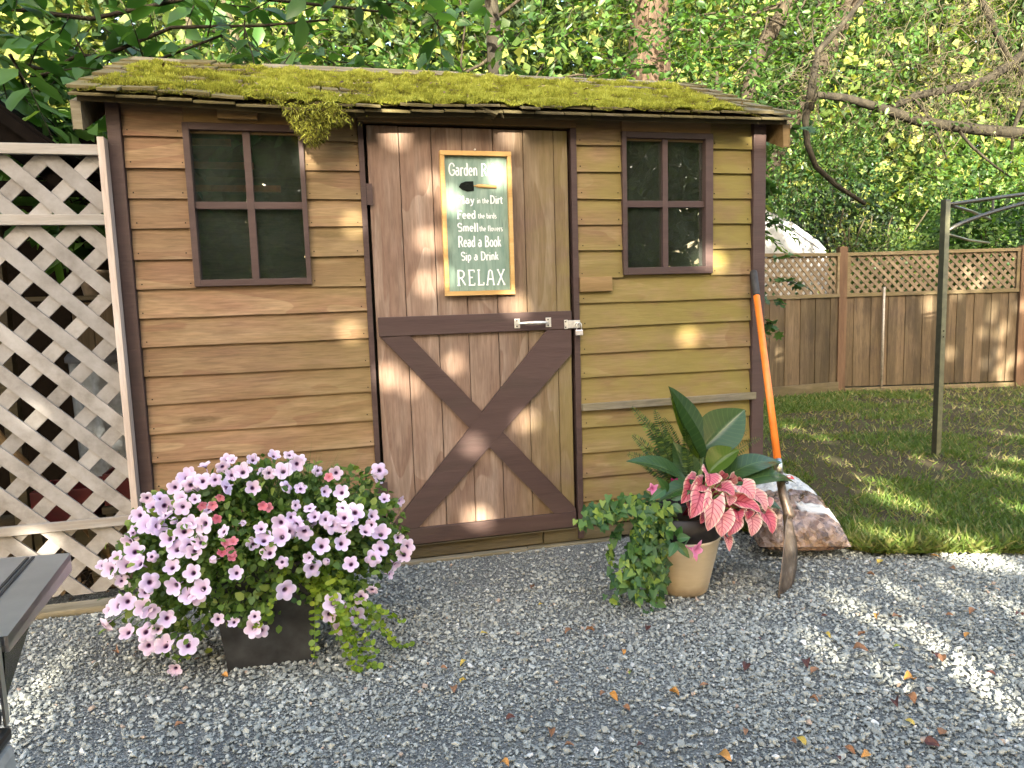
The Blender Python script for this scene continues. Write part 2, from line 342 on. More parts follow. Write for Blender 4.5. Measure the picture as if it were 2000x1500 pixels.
w = N('stone'); t = w.attr('tint'); o = w.obj()
col = w.ramp(t, [(0, (.10, .106, .094)), (.3, (.21, .22, .194)), (.62, (.36, .374, .33)), (.88, (.55, .565, .505)), (.965, (.68, .68, .63)), (1, (.42, .31, .22))])
w.base(w.mix(w.math('MULTIPLY', w.noise(o, 220, 3), .45), col, (.10, .11, .11))); M['stone'] = w.done(.75, .35)
def stones(name, n, lo, hi, smin, smax, seed, density=None):
    r = np.random.default_rng(seed)
    bm = bpy.data.meshes.new('t'); import bmesh as _b
    b = _b.new(); _b.ops.create_icosphere(b, subdivisions=1, radius=1.0); T = np.array([v.co[:] for v in b.verts]); F = np.array([[q.index for q in f.verts] for f in b.faces]); b.free(); bpy.data.meshes.remove(bm)
    p = np.stack([r.uniform(lo[0], hi[0], n), r.uniform(lo[1], hi[1], n)], 1)
    keep = np.ones(n, bool)
    if density is not None: keep = r.random(n) < density(p[:, 0], p[:, 1])
    keep &= ~((p[:, 0] > 1.25) & (p[:, 1] > lawn_edge(p[:, 0])+.06*(NZ(p[:, 0]*9, p[:, 1]*9)-.5)))
    keep &= p[:, 1] < np.where(p[:, 0] < -1.42, -.17, -.045)
    p = p[keep]; n = len(p)
    s = smin+(smax-smin)*r.random(n)**2.2
    q = np.linalg.qr(r.normal(size=(n, 3, 3)))[0]
    D = T[None]*(1+.32*r.normal(size=(n, len(T), 1)).clip(-1.4, 1.4))*np.array([1.0, .8, .62])*r.uniform(.8, 1.2, (n, 1, 3))
    V = np.einsum('nij,nkj->nki', q, D); V[..., 2] *= .75
    V = V*s[:, None, None]; V[..., 0] += p[:, None, 0]; V[..., 1] += p[:, None, 1]
    V[..., 2] += (.006*NZ(p[:, 0]*3, p[:, 1]*3, 2)+s*(.15+.4*r.random(n)))[:, None]
    t = np.clip(.24+.30*r.random(n)+.30*r.random(n)+.25*(NZ(p[:, 0]*2+9, p[:, 1]*2)-.5), 0, .955); t[r.random(n) < .02] = .965; t[r.random(n) < .012] = 1.0
    return mk(name, V.reshape(-1, 3), [(F[None]+(np.arange(n)*len(T))[:, None, None]).reshape(-1, 3)], M['stone'], None, {'tint': np.repeat(t, len(T))})
big = lambda x, y: np.clip(.25+.9*(NZ(x*1.3+4, y*1.3)-.35)*2 + .5*np.clip((x-.2)/1.2, 0, 1) + .35*np.clip((-x-1.0), 0, .5), .08, 1)
for nm, args in (('gravel_stones', (52000, (-1.9, -2.45), (2.6, -.03), .0044, .0125, 5, big)), ('gravel_chips', (125000, (-1.9, -2.45), (2.6, -.03), .0026, .0062, 6, lambda x, y: np.clip(.25+2.2*(NZ(x*1.7+20, y*1.7+3, 3)-.32), .2, 1))), ('gravel_stones', (16000, (2.0, -1.9), (4.5, -.75), .005, .013, 7)), ('gravel_stones', (20000, (-3.4, -2.45), (-1.9, -.17), .005, .013, 8))):
    g = stones(nm, *args); tag(g, 'loose grey crushed stone covering the yard' if nm == 'gravel_stones' else 'fine grey chippings between the larger gravel stones', 'gravel', kind='stuff')
    if args[1][0] < -3: g['label'] = 'loose grey gravel strip at the foot of the lattice, left of the barbecue'
    if args[1][0] > 0: g['label'] = 'loose grey gravel strip beyond the right edge of the lawn corner'

# lawn
w = N('lawn_soil'); o = w.obj(); n1 = w.noise(o, 2.2, 6, .6); n2 = w.noise(o, 60, 4, .6)
w.base(w.mix(w.math('MULTIPLY', n2, .7), w.ramp(n1, [(.35, (.06, .046, .03)), (.5, (.085, .068, .04)), (.7, (.05, .06, .022))]), (.03, .026, .012))); w.bump(n2, .8, .012); M['lawn'] = w.done(.95, .1)
lx = np.concatenate([np.linspace(1.25, 3, 40), np.linspace(3.1, 10, 50)]); LG = []
for k in np.linspace(0, 1, 34):
    y = lawn_edge(lx)*(1-k)+4.2*k; LG.append(np.stack([lx, y, .012+.02*np.minimum(1, k*10)+.012*NZ(lx*2, y*2)], 1))
MB().grid(np.array(LG), .5).build('lawn', M['lawn'], None, True)['kind'] = 'structure'
L_GRASS = leafmat('grass_blades', [(0, (.045, .085, .016)), (.45, (.085, .14, .026)), (.72, (.14, .165, .04)), (1, (.30, .24, .12))], .35, .5, .3, 1.4)
def grass(n, seed):
    r = np.random.default_rng(seed)
    u = r.random(n); x = 1.3+r.random(n)*7.2; k = r.random(n)**1.6; y = lawn_edge(x)*(1-k)+3.7*k - .03*r.random(n)
    m = NZ(x*1.1+3, y*1.6+8, 4)
    edge = np.exp(-(y-lawn_edge(x))*6)
    keep = (r.random(n) < np.clip((m-.34)*6+edge*.8, .12, 1)) & ~((x < 1.52) & (y > -.02)); x, y, m, edge = x[keep], y[keep], m[keep], edge[keep]; n = len(x)
    p = np.stack([x, y, np.full(n, .022)], 1); d = randdir(n, .0); d[:, 2] = .35+.6*r.random(n)
    h = (.022+.034*r.random(n))*(1+.10*(y+1))*(1+.9*edge*r.random(n)); t = np.clip(.15+.55*r.random(n)+.55*(.55-m)+.2*edge, 0, .8); dry = r.random(n) < .10+.25*(m < .42); t[dry] = .78+.22*r.random(dry.sum())
    return leaves('grass', p, d, randdir(n), h*1.15, BLADE, L_GRASS, None, t, .16+.12*r.random(n), False)
tag(grass(330000, 21), 'patchy dry and green grass growing on the lawn', 'grass', kind='stuff')
# hillside and undergrowth behind the fence
hx = np.linspace(-14, 26, 60); hy = np.linspace(4.6, 24, 40); HX, HY = np.meshgrid(hx, hy)
HZ = np.maximum(0, HY-5.2)*.34*(.55+.45*np.clip((HX+3)/7, 0, 1)) + .3*NZ(HX*.6, HY*.6) - .2
MB().grid(np.stack([HX, HY, HZ], -1), .5).build('hillside', M['soil'], None, True)['kind'] = 'structure'
def hz(x, y): return np.maximum(0, y-5.2)*.34*(.55+.45*np.clip((x+3)/7, 0, 1)) + .3*NZ(x*.6, y*.6) - .2
n = 60000; x = rng.uniform(-9, 18, n); y = 5.0+rng.random(n)**1.3*12; p = np.stack([x, y, hz(x, y)+rng.random(n)**1.3*(.2+2.6*np.clip(NZ(x*.8, y*.8, 3)-.25, 0, 1))], 1)
t = np.clip((NZ(x*1.2+5, y*1.2, 3)-.5)*2.6+.25+.35*rng.random(n), 0, .9); yel = rng.random(n) < .05; t[yel] = .85+.15*rng.random(yel.sum())  # clumped tint paints dark shaded pockets into the undergrowth
tag(leaves('undergrowth', p, randdir(n, -.1), randdir(n, 1.0)+A(0, -.6, .3), .07+.07*rng.random(n), OVAL, L_SHRUB, None, t, 1.5), 'ivy and bramble undergrowth covering the bank behind the fence', 'undergrowth', kind='stuff')

# ---------------------------------------------------------------- the shed
shed = thing('garden_shed', 'brown cedar garden shed with moss covered roof and barn style door', 'shed', (0.02, .8, 0))
ROW_L = [1.888, 1.764, 1.645, 1.525, 1.404, 1.28, 1.164, 1.046, .927, .808, .686, .564, .442, .322, .205, .09]
ROW_R = [1.893, 1.776, 1.657, 1.535, 1.414, 1.285, 1.169, 1.052, .93, .816, .690, .574, .45, .328, .208, .09]
def lap(mb, x0, x1, zb, zt, ni):
    n = max(2, int((x1-x0)/.08)); xs = np.linspace(x0, x1, n); t = rng.random()
    wv = .0025*np.cumsum(rng.normal(0, 1, n))/max(1, n**.5); prof = [(-.007, zt+.012), (-.0215, zb), (-.010, zb), (.004, zt+.012)]
    G = np.stack([np.stack([xs, np.full(n, y)+rng.normal(0, .0006, n), z+(wv if k in (1, 2) else 0)*1.0+np.zeros(n)], 1) for k, (y, z) in enumerate(prof+prof[:1])])
    mb.grid(G, t); k = n
    for e in (0, n-1):
        V = G[:4, e]; mb.add(V, [(0, 1, 2, 3)], tint=t)
    for x in (x0+.02, x1-.02): ni.obox((x+rng.normal(0, .003), -.0195, zb+.022), np.eye(3), (.0022, .002, .0022))
def front(name, rows, xa, xb, wx0, wx1, wz0, wz1):
    mb = MB(); ni = MB()
    tops = [2.03]+rows[:-1]
    for zb, zt in zip(rows, tops):
        if zb > wz0-.02 and zb < wz1-.03:
            lap(mb, xa, wx0, zb, zt, ni); lap(mb, wx1, xb, zb, zt, ni)
        elif zb < wz1 and zt > wz1:
            lap(mb, xa, wx0, zb, zt, ni); lap(mb, wx1, xb, zb, zt, ni)
        else: lap(mb, xa, xb, zb, zt, ni)
    wl = mb.build(name, M['siding'], shed); ni.build('nail', M['dark'], wl)
    return wl
front('siding_wall', ROW_L[:], -1.39, -.477, -1.165, -.706, 1.292, 1.945)
front('siding_wall', ROW_R[:], .506, 1.415, .730, 1.193, 1.298, 1.958)
# board closing the strip above each window
m = MB().box(-1.163, -.708, -.019, .0, 1.947, 2.03); m.build('frieze_board', M['lintel'], shed)
m = MB().box(.732, 1.191, -.019, .0, 1.961, 2.03); m.build('frieze_board', M['lintel'], shed)
for x0, x1, z0 in ((-1.442, -1.392, .0), (1.417, 1.485, .06)):
    MB().box(x0, x1, -.034, .02, z0, 2.035).build('corner_board', M['brown'], shed, bevel=.003)
# carcass: sides, back, floor (dark inside)
for xa, xb in ((-1.435, -1.405), (1.45, 1.478)): MB().box(xa, xb, .022, 1.6, .09, 2.0).build('side_wall', M['siding'], shed)
for zb in (.1,): MB().box(-1.404, 1.449, 1.57, 1.6, zb, 2.0).build('back_wall', M['siding'], shed)
MB().box(-1.40, 1.445, .03, 1.565, .06, .085).build('floor_boards', M['darkwood'], shed)
for s, xx in ((-1, -1.42), (1, 1.464)): MB().prism([(xx, .03, 2.001), (xx, 1.57, 2.001), (xx, .8, 2.35)], (.012*-s, 0, 0)).build('gable', M['siding'], shed)
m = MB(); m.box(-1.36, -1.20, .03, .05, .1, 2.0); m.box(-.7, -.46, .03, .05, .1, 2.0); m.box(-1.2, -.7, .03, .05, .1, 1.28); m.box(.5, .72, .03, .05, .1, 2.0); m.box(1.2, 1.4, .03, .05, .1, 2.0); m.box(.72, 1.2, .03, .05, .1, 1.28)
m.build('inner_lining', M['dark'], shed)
# beam under the siding and footing board
m = MB()
for xa, xb in ((-1.40, -.40), (-.392, .30), (.304, 1.44)): m.box(xa, xb, -.012+rng.normal(0, .003), .06, .016, .083, j=.002)
m.build('sill_beam', M['darkwood'], shed, bevel=.004)
m = MB().box(-.395, .22, -.038, .05, -.03, .013, j=.002); m.box(.222, .66, -.03, .05, -.03, .010, j=.002); m.build('footing_board', M['greywood'], shed, bevel=.003)
# door surround
MB().box(-.4765, -.454, -.024, .03, .03, 1.966).build('door_jamb', M['brown'], shed)
MB().box(.478, .505, -.024, .03, .03, 1.966).build('door_jamb', M['brown'], shed)
MB().box(-.476, .504, -.026, .03, 1.969, 2.004).build('door_lintel', M['lintel'], shed, bevel=.002)
MB().box(-.47, .5, .034, .04, .05, 1.99).build('door_backing', M['dark'], shed)
MB().box(-.39, .47, -.03, .02, .0835, .0875).build('threshold', M['darkwood'], shed)
m = MB().box(.507, 1.437, -.042, -.006, .657, .690, j=.0015); m.build('wall_batten', M['greywood'], shed, bevel=.002)
m = MB().box(.507, .668, -.036, -.008, 1.222, 1.291); m.build('patch_board', M['lintel'], shed, bevel=.002)
# door
dxs = [-.441, -.304, -.164, -.027, .113, .253, .397, .466]
m = MB()
for a, b in zip(dxs[:-1], dxs[1:]):
    m.box(a+.0015, b-.0015, -.012+rng.normal(0, .0012), .012, .165, 1.955+rng.normal(0, .002))
door = m.build('door', M['planks'], shed, bevel=.002)
MB().box(-.441, .466, -.03, -.006, .092, .1665).build('door_rail', M['brown'], door, bevel=.002)
MB().box(-.432, .463, -.031, -.006, 1.051, 1.136).build('door_rail', M['brown'], door, bevel=.002)
def brace(P, y0, y1, nm='cross_brace'):
    P = np.array([(x, y0, z) for x, z in P]); MB().prism(P, (0, y1-y0, 0)).build(nm, M['brown'], door, bevel=.0015)
brace([(-.436, .169), (-.300, .169), (.459, .935), (.459, 1.049), (.340, 1.049)], -.030, -.0125)
brace([(-.424, 1.049), (-.042, .616), (.020, .686), (-.298, 1.049)], -.0295, -.013)
brace([(.047, .518), (.356, .169), (.463, .169), (.463, .186), (.1125, .584)], -.0295, -.013)
# handle
hm = MB()
for x in (.197, .347):
    hm.box(x-.013, x+.013, -.0355, -.032, 1.064, 1.108)
P = [(.197+t*.15, -.036-.030*math.sin(PI*t)**.6, 1.087) for t in np.linspace(.05, .95, 15)]
hm.tube(P, [.0055+.004*math.sin(PI*t) for t in np.linspace(0, 1, 15)], 10)
hd = hm.build('handle', M['zinc'], door, bevel=.001)
sm = MB()
for x in (.197, .347):
    for z in (1.073, 1.099): sm.obox((x-.002, -.0365, z), np.eye(3), (.0028, .001, .0028))
sm.build('screw', M['dark'], hd)
hm = MB().box(.424, .436, -.036, -.032, 1.052, 1.094); hm.box(.438, .502, -.037, -.034, 1.055, 1.091); hm.tube([(.437, -.036, 1.052), (.437, -.036, 1.094)], .004, 8)
hp = hm.build('hasp', M['zinc'], door, bevel=.001)
sm = MB()
for z in (1.06, 1.086): sm.obox((.430, -.0368, z), np.eye(3), (.0026, .001, .0026))
sm.box(.477, .491, -.0385, -.0372, 1.070, 1.077); sm.build('hasp_slot', M['dark'], hp)
MB().tube([(.485+.011*math.cos(a), -.040, 1.068+.012*math.sin(a)) for a in np.linspace(0, PI, 9)], .003, 8).build('staple', M['zinc'], hp)
for z in (1.665, .35):
    MB().box(-.452, -.428, -.0255, -.0225, z-.045, z+.045).build('hinge', M['brown'], door)
# windows
w = N('dusty_tinted_glass'); o = w.obj(); lw = w.n('Fresnel', {'IOR': 1.52}).outputs[0]
gl = w.n('BsdfGlossy', {'Color': (1, 1, 1), 'Roughness': .012}); tr = w.n('BsdfTransparent', {'Color': (.80, .84, .80)}); df = w.n('BsdfDiffuse', {'Color': (.34, .40, .31)})  # diffuse film is dust; its green tint paints in the reflected trees
wn = w.noise(o, 3.0, 2); bm_ = w.n('Bump', {'Height': wn, 'Strength': .10, 'Distance': .02}); w.set(gl.inputs['Normal'], bm_.outputs[0])
dust_tint = w.math('ADD', w.math('MULTIPLY', w.ramp(w.noise(o, 7, 6, .7), [(.4, 0.0), (.75, 1.0)]), .045), w.math('MULTIPLY', w.ramp(w.noise(o, 160, 2), [(.71, 0.0), (.76, 1.0)]), .35))
mx = w.n('MixShader', {0: w.math('MULTIPLY', lw, 3.2, clamp=True), 1: tr.outputs[0], 2: gl.outputs[0]}); mx2 = w.n('MixShader', {0: w.math('ADD', dust_tint, .03), 1: mx.outputs[0], 2: df.outputs[0]})
w.t.links.new(mx2.outputs[0], w.out.inputs[0]); M['glass'] = w.m
def window(x0, x1, z0, z1, ix0, ix1, iz0, iz1, mx0, mx1, mz0, mz1, y):
    f = MB(); f.box(x0, ix0, y, .03, z0, z1); f.box(ix1, x1, y, .03, z0, z1); f.box(ix0, ix1, y, .03, z0, iz0); f.box(ix0, ix1, y, .03, iz1, z1)
    fr = f.build('window', M['brown'], shed, bevel=.0015)
    s = MB()
    s.box(ix0+.0005, mx0, y+.024, y+.034, iz1-.009, iz1-.0005); s.box(mx1, ix1-.0005, y+.024, y+.034, iz1-.009, iz1-.0005)
    s.build('stop_bead', M['lintel'], fr)
    mu = MB(); mu.box(mx0, mx1, y+.012, y+.032, iz0+.0005, iz1-.0005); mu.box(ix0+.0005, mx0, y+.013, y+.030, mz0, mz1); mu.box(mx1, ix1-.0005, y+.013, y+.030, mz0, mz1)
    mu.build('muntin', M['brown'], fr, bevel=.001)
    for a, b in ((ix0, mx0), (mx1, ix1)):
        for c, d in ((iz0, mz0), (mz1, iz1)):
            MB().box(a+.0006, b-.0006, y+.0335, y+.0365, c+.0006, d-.0006).build('pane', M['glass'], fr)
    return fr
window(-1.168, -.702, 1.288, 1.943, -1.143, -.722, 1.315, 1.915, -.942, -.913, 1.603, 1.632, -.034)
window(.727, 1.197, 1.296, 1.958, .749, 1.157, 1.33, 1.930, .937, .964, 1.613, 1.643, -.034)
# roof: deck, shakes, ridge, barge boards, moss
EY, EZ, RY_, RZ_ = -.11, 2.020, .8, 2.405
XL, XR = -1.535, 1.565
def sag(x): return -.022*np.exp(-((x+.62)/.45)**2) - .012*np.sin((x+1.5)/3.1*PI)
def roofpt(x, s, h=0.0):
    """s 0 eave .. 1 ridge, h above the deck"""
    L = math.hypot(RY_-EY, RZ_-EZ); ny, nz = -(RZ_-EZ)/L, (RY_-EY)/L
    x, s, h = np.broadcast_arrays(np.asarray(x, float), np.asarray(s, float), np.asarray(h, float))
    return np.stack([x, EY+(RY_-EY)*s+ny*h, EZ+(RZ_-EZ)*s+nz*h+sag(x)*(1-.3*s)], -1)
xs = np.linspace(XL+.02, XR-.02, 40); d = MB()
top = np.stack([roofpt(xs, np.full(40, s), .0) for s in (.0, .5, 1)]); bot = top-A(0, 0, .028)
d.grid(np.concatenate([top, bot[::-1], top[:1]]), .4)
bk = top[::-1].copy(); bk[..., 1] = 2*RY_-bk[..., 1]; bk = bk-A(0, 0, .002); d.grid(np.concatenate([bk, (bk-A(0, 0, .026))[::-1], bk[:1]]), .4)
roof = d.build('roof', M['darkwood'], shed)
sh = MB(); L = math.hypot(RY_-EY, RZ_-EZ); up = nrm(roofpt(0, 1)-roofpt(0, 0)); nn = A(0, -up[2], up[1])
for row in range(6):
    x = XL-.01*rng.random()
    while x < XR-.03:
        wd_ = min(rng.uniform(.07, .165), XR+.004-x); s0 = row*.185-.03+rng.normal(0, .008)-(.035*rng.random() if rng.random() < .18 else 0); ln = .27; 
        if row == 0 and -.66 < x < -.62: x += .05; continue
        th = rng.uniform(.008, .014); c = roofpt(x+wd_/2, s0, 0) + up*ln/2 + nn*(th/2+.004+row*.0012+.011)
        tl = rng.normal(0, .012); a1 = nrm(up*1.0-nn*(.055+tl)); a0 = nrm(A(1, 0, 0)+nn*rng.normal(0, .02)); sh.obox(c, [a0, a1, np.cross(a0, a1)], (wd_/2-.003, ln/2, th/2)); x += wd_+.002
    # under course showing below the eave
x = XL
while x < XR:
    wd_ = min(rng.uniform(.12, .19), XR-x+.001)
    if wd_ < .02: break
    sh.obox(roofpt(x+wd_/2, .06, .0035), [A(1, 0, 0), up, nn], (wd_/2-.002, .10, .0045), tint=.85); x += wd_
sh.build('shingles', M['shingle'], roof, bevel=.0012)
r_ = MB()
for xa, xb, dz in ((-1.50, -1.28, -.01), (-.90, .12, .0), (.122, 1.40, -.006)):
    P0 = roofpt(xa, 1.0, .036)+A(0, 0, dz); P1 = roofpt(xb, 1.0, .036)+A(0, 0, dz)
    r_.bar(P0-A(0, .045, .02), P1-A(0, .045, .02), .11, .02, A(0, -.46, .89)); r_.bar(P0+A(0, .05, -.02), P1+A(0, .05, -.02), .11, .018, A(0, .46, .89))
r_.build('ridge_board', M['greywood'], roof, bevel=.002)
for xx, nm in ((XL-.004, 'barge_board'), (XR-.034, 'barge_board')):
    b0, b1 = roofpt(xx, .0, -.03), roofpt(xx, 1.0, -.03)
    P = np.array([b0-A(0, .005, .0), b1, b1-A(0, 0, .1), b0-A(0, .005, .105)]); MB().prism(P, (.034, 0, 0)).build(nm, M['greywood'] if xx < 0 else M['lintel'], roof, bevel=.003)
# rafter shadow board between wall top and deck, loose shingle piece under the eave
MB().box(-1.03, -.876, -.050, -.022, 1.957, 2.012).build('loose_shingle', M['lintel'], shed, bevel=.002)
m = MB(); m.obox((.06, -.10, 2.002), [nrm(A(1, 0, -.35)), A(0, 1, 0), nrm(A(.35, 0, 1))], (.05, .05, .004)); m.build('loose_shingle', M['shingle'], roof)
w = N('moss_mat'); t = w.attr('tint')
w.base(w.ramp(t, [(0, (.03, .024, .010)), (.22, (.085, .072, .022)), (.40, (.185, .185, .028)), (.66, (.325, .345, .045)), (1, (.50, .52, .11))])); w.done(.9, .1)
trn = w.n('BsdfTranslucent', {'Color': (.30, .28, .03)}); mxs = w.n('MixShader', {0: .18, 1: w.b.outputs[0], 2: trn.outputs[0]}); w.t.links.new(mxs.outputs[0], w.out.inputs[0]); M['moss'] = w.m
MN = Noise2(77)
def mossh(x, s):
    a = MN(x*5.0, s*7.0, 4); b = MN(x*1.7+30, s*2.2, 2)
    h = np.clip((a-.17)*3.0+(b-.36)*1.0, 0, 1)
    edge = np.clip((x-(XL-.01+.07*s))/.10, 0, 1)*np.clip((1.50-.10*(1-s)-x)/.16, 0, 1)
    h = h*edge*np.clip((1.0-s)/.07, 0, 1)
    h *= 1-.95*np.exp(-((x+1.15)/.30)**2-((s-.32-.05*x)/.055)**2)       # dark steps at the left
    h *= 1-.98*np.exp(-((x+.58)/.10)**2-((s-.33)/.12)**2)
    h *= 1-.9*np.exp(-((x-1.02)/.14)**2-((s-.70)/.10)**2)
    h *= np.where((x < -.9) & (s < .06), .5, 1)*np.where((x < -.95) & (s > .86), .6, 1)
    h = np.maximum(h, .95*np.exp(-((x+.80)/.20)**2-((s-.10)/.16)**2)*(.6+.8*a)); return h
mx_, ms_ = np.meshgrid(np.linspace(XL+.03, XR-.05, 330), np.linspace(-.035, 1.0, 110)); mh = mossh(mx_, ms_)
Vg = roofpt(mx_, ms_, .004+.034*mh**.8*(.4+1.1*MN(mx_*22, ms_*26, 2))-.03*(mh < .03))
I = np.arange(mx_.size).reshape(mx_.shape); q = np.stack([I[:-1, :-1], I[:-1, 1:], I[1:, 1:], I[1:, :-1]], -1).reshape(-1, 4)
q = q[mh.ravel()[q].min(1) > .05]
mt = np.clip(.15+.55*mh+.5*(MN(mx_*9, ms_*14, 3)-.5), 0, 1)
moss = mk('moss', Vg.reshape(-1, 3), [q], M['moss'], roof, {'tint': mt.ravel()*.8}, None, True)
n = 260000; x = rng.uniform(XL+.03, XR-.06, n); s = rng.uniform(-.035, .99, n)**1.0; h = mossh(x, s); k = rng.random(n) < np.clip(h*1.6, 0, 1); x, s, h = x[k], s[k], h[k]; n = len(x)
p = roofpt(x, s, .002+.034*h**.8*(.4+1.1*MN(x*22, s*26, 2))); dd = nrm(nn+up*-.25+rng.normal(0, .55, (n, 3)))
t = np.clip(.12+.5*h+1.1*(MN(x*22, s*26, 2)-.5)+.5*(MN(x*9, s*14, 3)-.5)+.4*(rng.random(n)-.5), 0, 1)
leaves('moss_tufts', p, dd, randdir(n), .008+.013*rng.random(n), BLADE, M['moss'], moss, t, .30, False)['kind'] = 'stuff'
n = 420; x = rng.uniform(XL+.1, XR-.1, n); s = rng.uniform(0, .97, n); dcol = rng.random(n)
leaves('leaf_flecks', roofpt(x, s, .014+.034*mossh(x, s)), nrm(A(1, 0, 0)*rng.normal(0, 1, (n, 1))+up*rng.normal(0, 1, (n, 1))+nn*.2), nn+rng.normal(0, .3, (n, 3)), .012+.028*dcol**3, RHOMB, leafmat('roof_litter', [(0, (.06, .035, .02)), (.7, (.16, .09, .045)), (1, (.45, .38, .25))], .1), moss, None, .5)['kind'] = 'stuff'
# moss hanging over the eave
P = []; D = []; T_ = []; SZ = []
for _ in range(4200):
    u = rng.random(); x = -.66+rng.normal(0, .055)+.02*u; x = x if rng.random() < .8 else -.575+rng.normal(0, .012)
    dep = .17*rng.random()**.9*(1-min(1, abs(x+.66)/.13)**1.5) if x < -.60 else .08*rng.random()
    P.append((x+rng.normal(0, .004), -.135+.02*rng.normal()-.012*rng.random(), 2.005-dep)); D.append((rng.normal(0, .7), rng.normal(-.3, .6), -.8)); T_.append(np.clip(.62-2.2*dep+.25*rng.normal(), 0, 1)); SZ.append(rng.uniform(.010, .026))
leaves('hanging_moss', P, np.array(D), randdir(len(P)), np.array(SZ), BLADE, M['moss'], moss, np.array(T_), .24, False)['kind'] = 'stuff'
# ---------------------------------------------------------------- things inside and on the shed
rk = thing('tool_rack', 'orange slatted rack standing inside the shed behind the left window', 'rack', (-1.1, .3, .09))
M['orange_in'] = plain('orange_boards', (.55, .16, .05), .6)
for z, x1 in ((1.93, -1.02), (1.83, -.93), (1.73, -.82)): MB().box(-1.34, x1, .26, .28, z-.014, z+.014).build('slat', M['orange_in'], rk)
for x in (-1.32,): MB().box(x-.02, x+.02, .28, .32, .09, 1.97).build('upright', M['darkwood'], rk)

sg = thing('garden_sign', 'green Garden Rules sign in pale wooden frame hanging on the shed door', 'sign', (.03, -.015, 1.222))
M['pine'] = wood('pine_frame', [(.42, .24, .075), (.56, .34, .12), (.66, .43, .18)], 'x', fine=.25, tintvar=.2, rough=.5)
w = N('green_sign_board'); o = w.obj(); n1 = w.noise(w.mapping(o, (16, 16, 3)), 2.0, 6, .65, .6); n2 = w.noise(w.mapping(o, (60, 60, 5)), 2.0, 4)
c = w.mix(w.ramp(n1, [(.35, 0.0), (.7, 1.0)]), (.145, .225, .175), (.27, .35, .275)); w.base(w.mix(w.ramp(n2, [(.3, .7), (.42, 0.0)]), c, (.08, .11, .085))); M['signgreen'] = w.done(.35, .5)
MB().box(-.111, .171, -.026, -.0165, 1.241, 1.831).build('panel', M['signgreen'], sg)
f = MB(); f.box(-.131, .190, -.044, -.014, 1.832, 1.852); f.box(-.131, .190, -.044, -.014, 1.220, 1.240); f.box(-.131, -.112, -.0435, -.014, 1.2405, 1.8315); f.box(.172, .190, -.0435, -.014, 1.2405, 1.8315)
f.build('frame', M['pine'], sg, bevel=.0015)
MB().tube([(.03, -.013, 1.862), (.03, -.024, 1.862)], .004, 8).build('hanging_nail', M['zinc'], sg)
w = N('white_lettering'); w.base((.80, .80, .76)); M['white'] = w.done(.5, .3)
def arc(cx, cy, rx, ry, a0, a1, n=9): return [(cx+rx*math.cos(math.radians(a)), cy+ry*math.sin(math.radians(a))) for a in np.linspace(a0, a1, n)]
def bowl(x, w, y0, y1): return [(x, y1)]+arc(x+w*.45, (y0+y1)/2, w*.55, (y1-y0)/2, 90, -90)+[(x, y0)]
def ser(x, y, l=.11): return [(x-l, y), (x+l, y)]
xh = .64
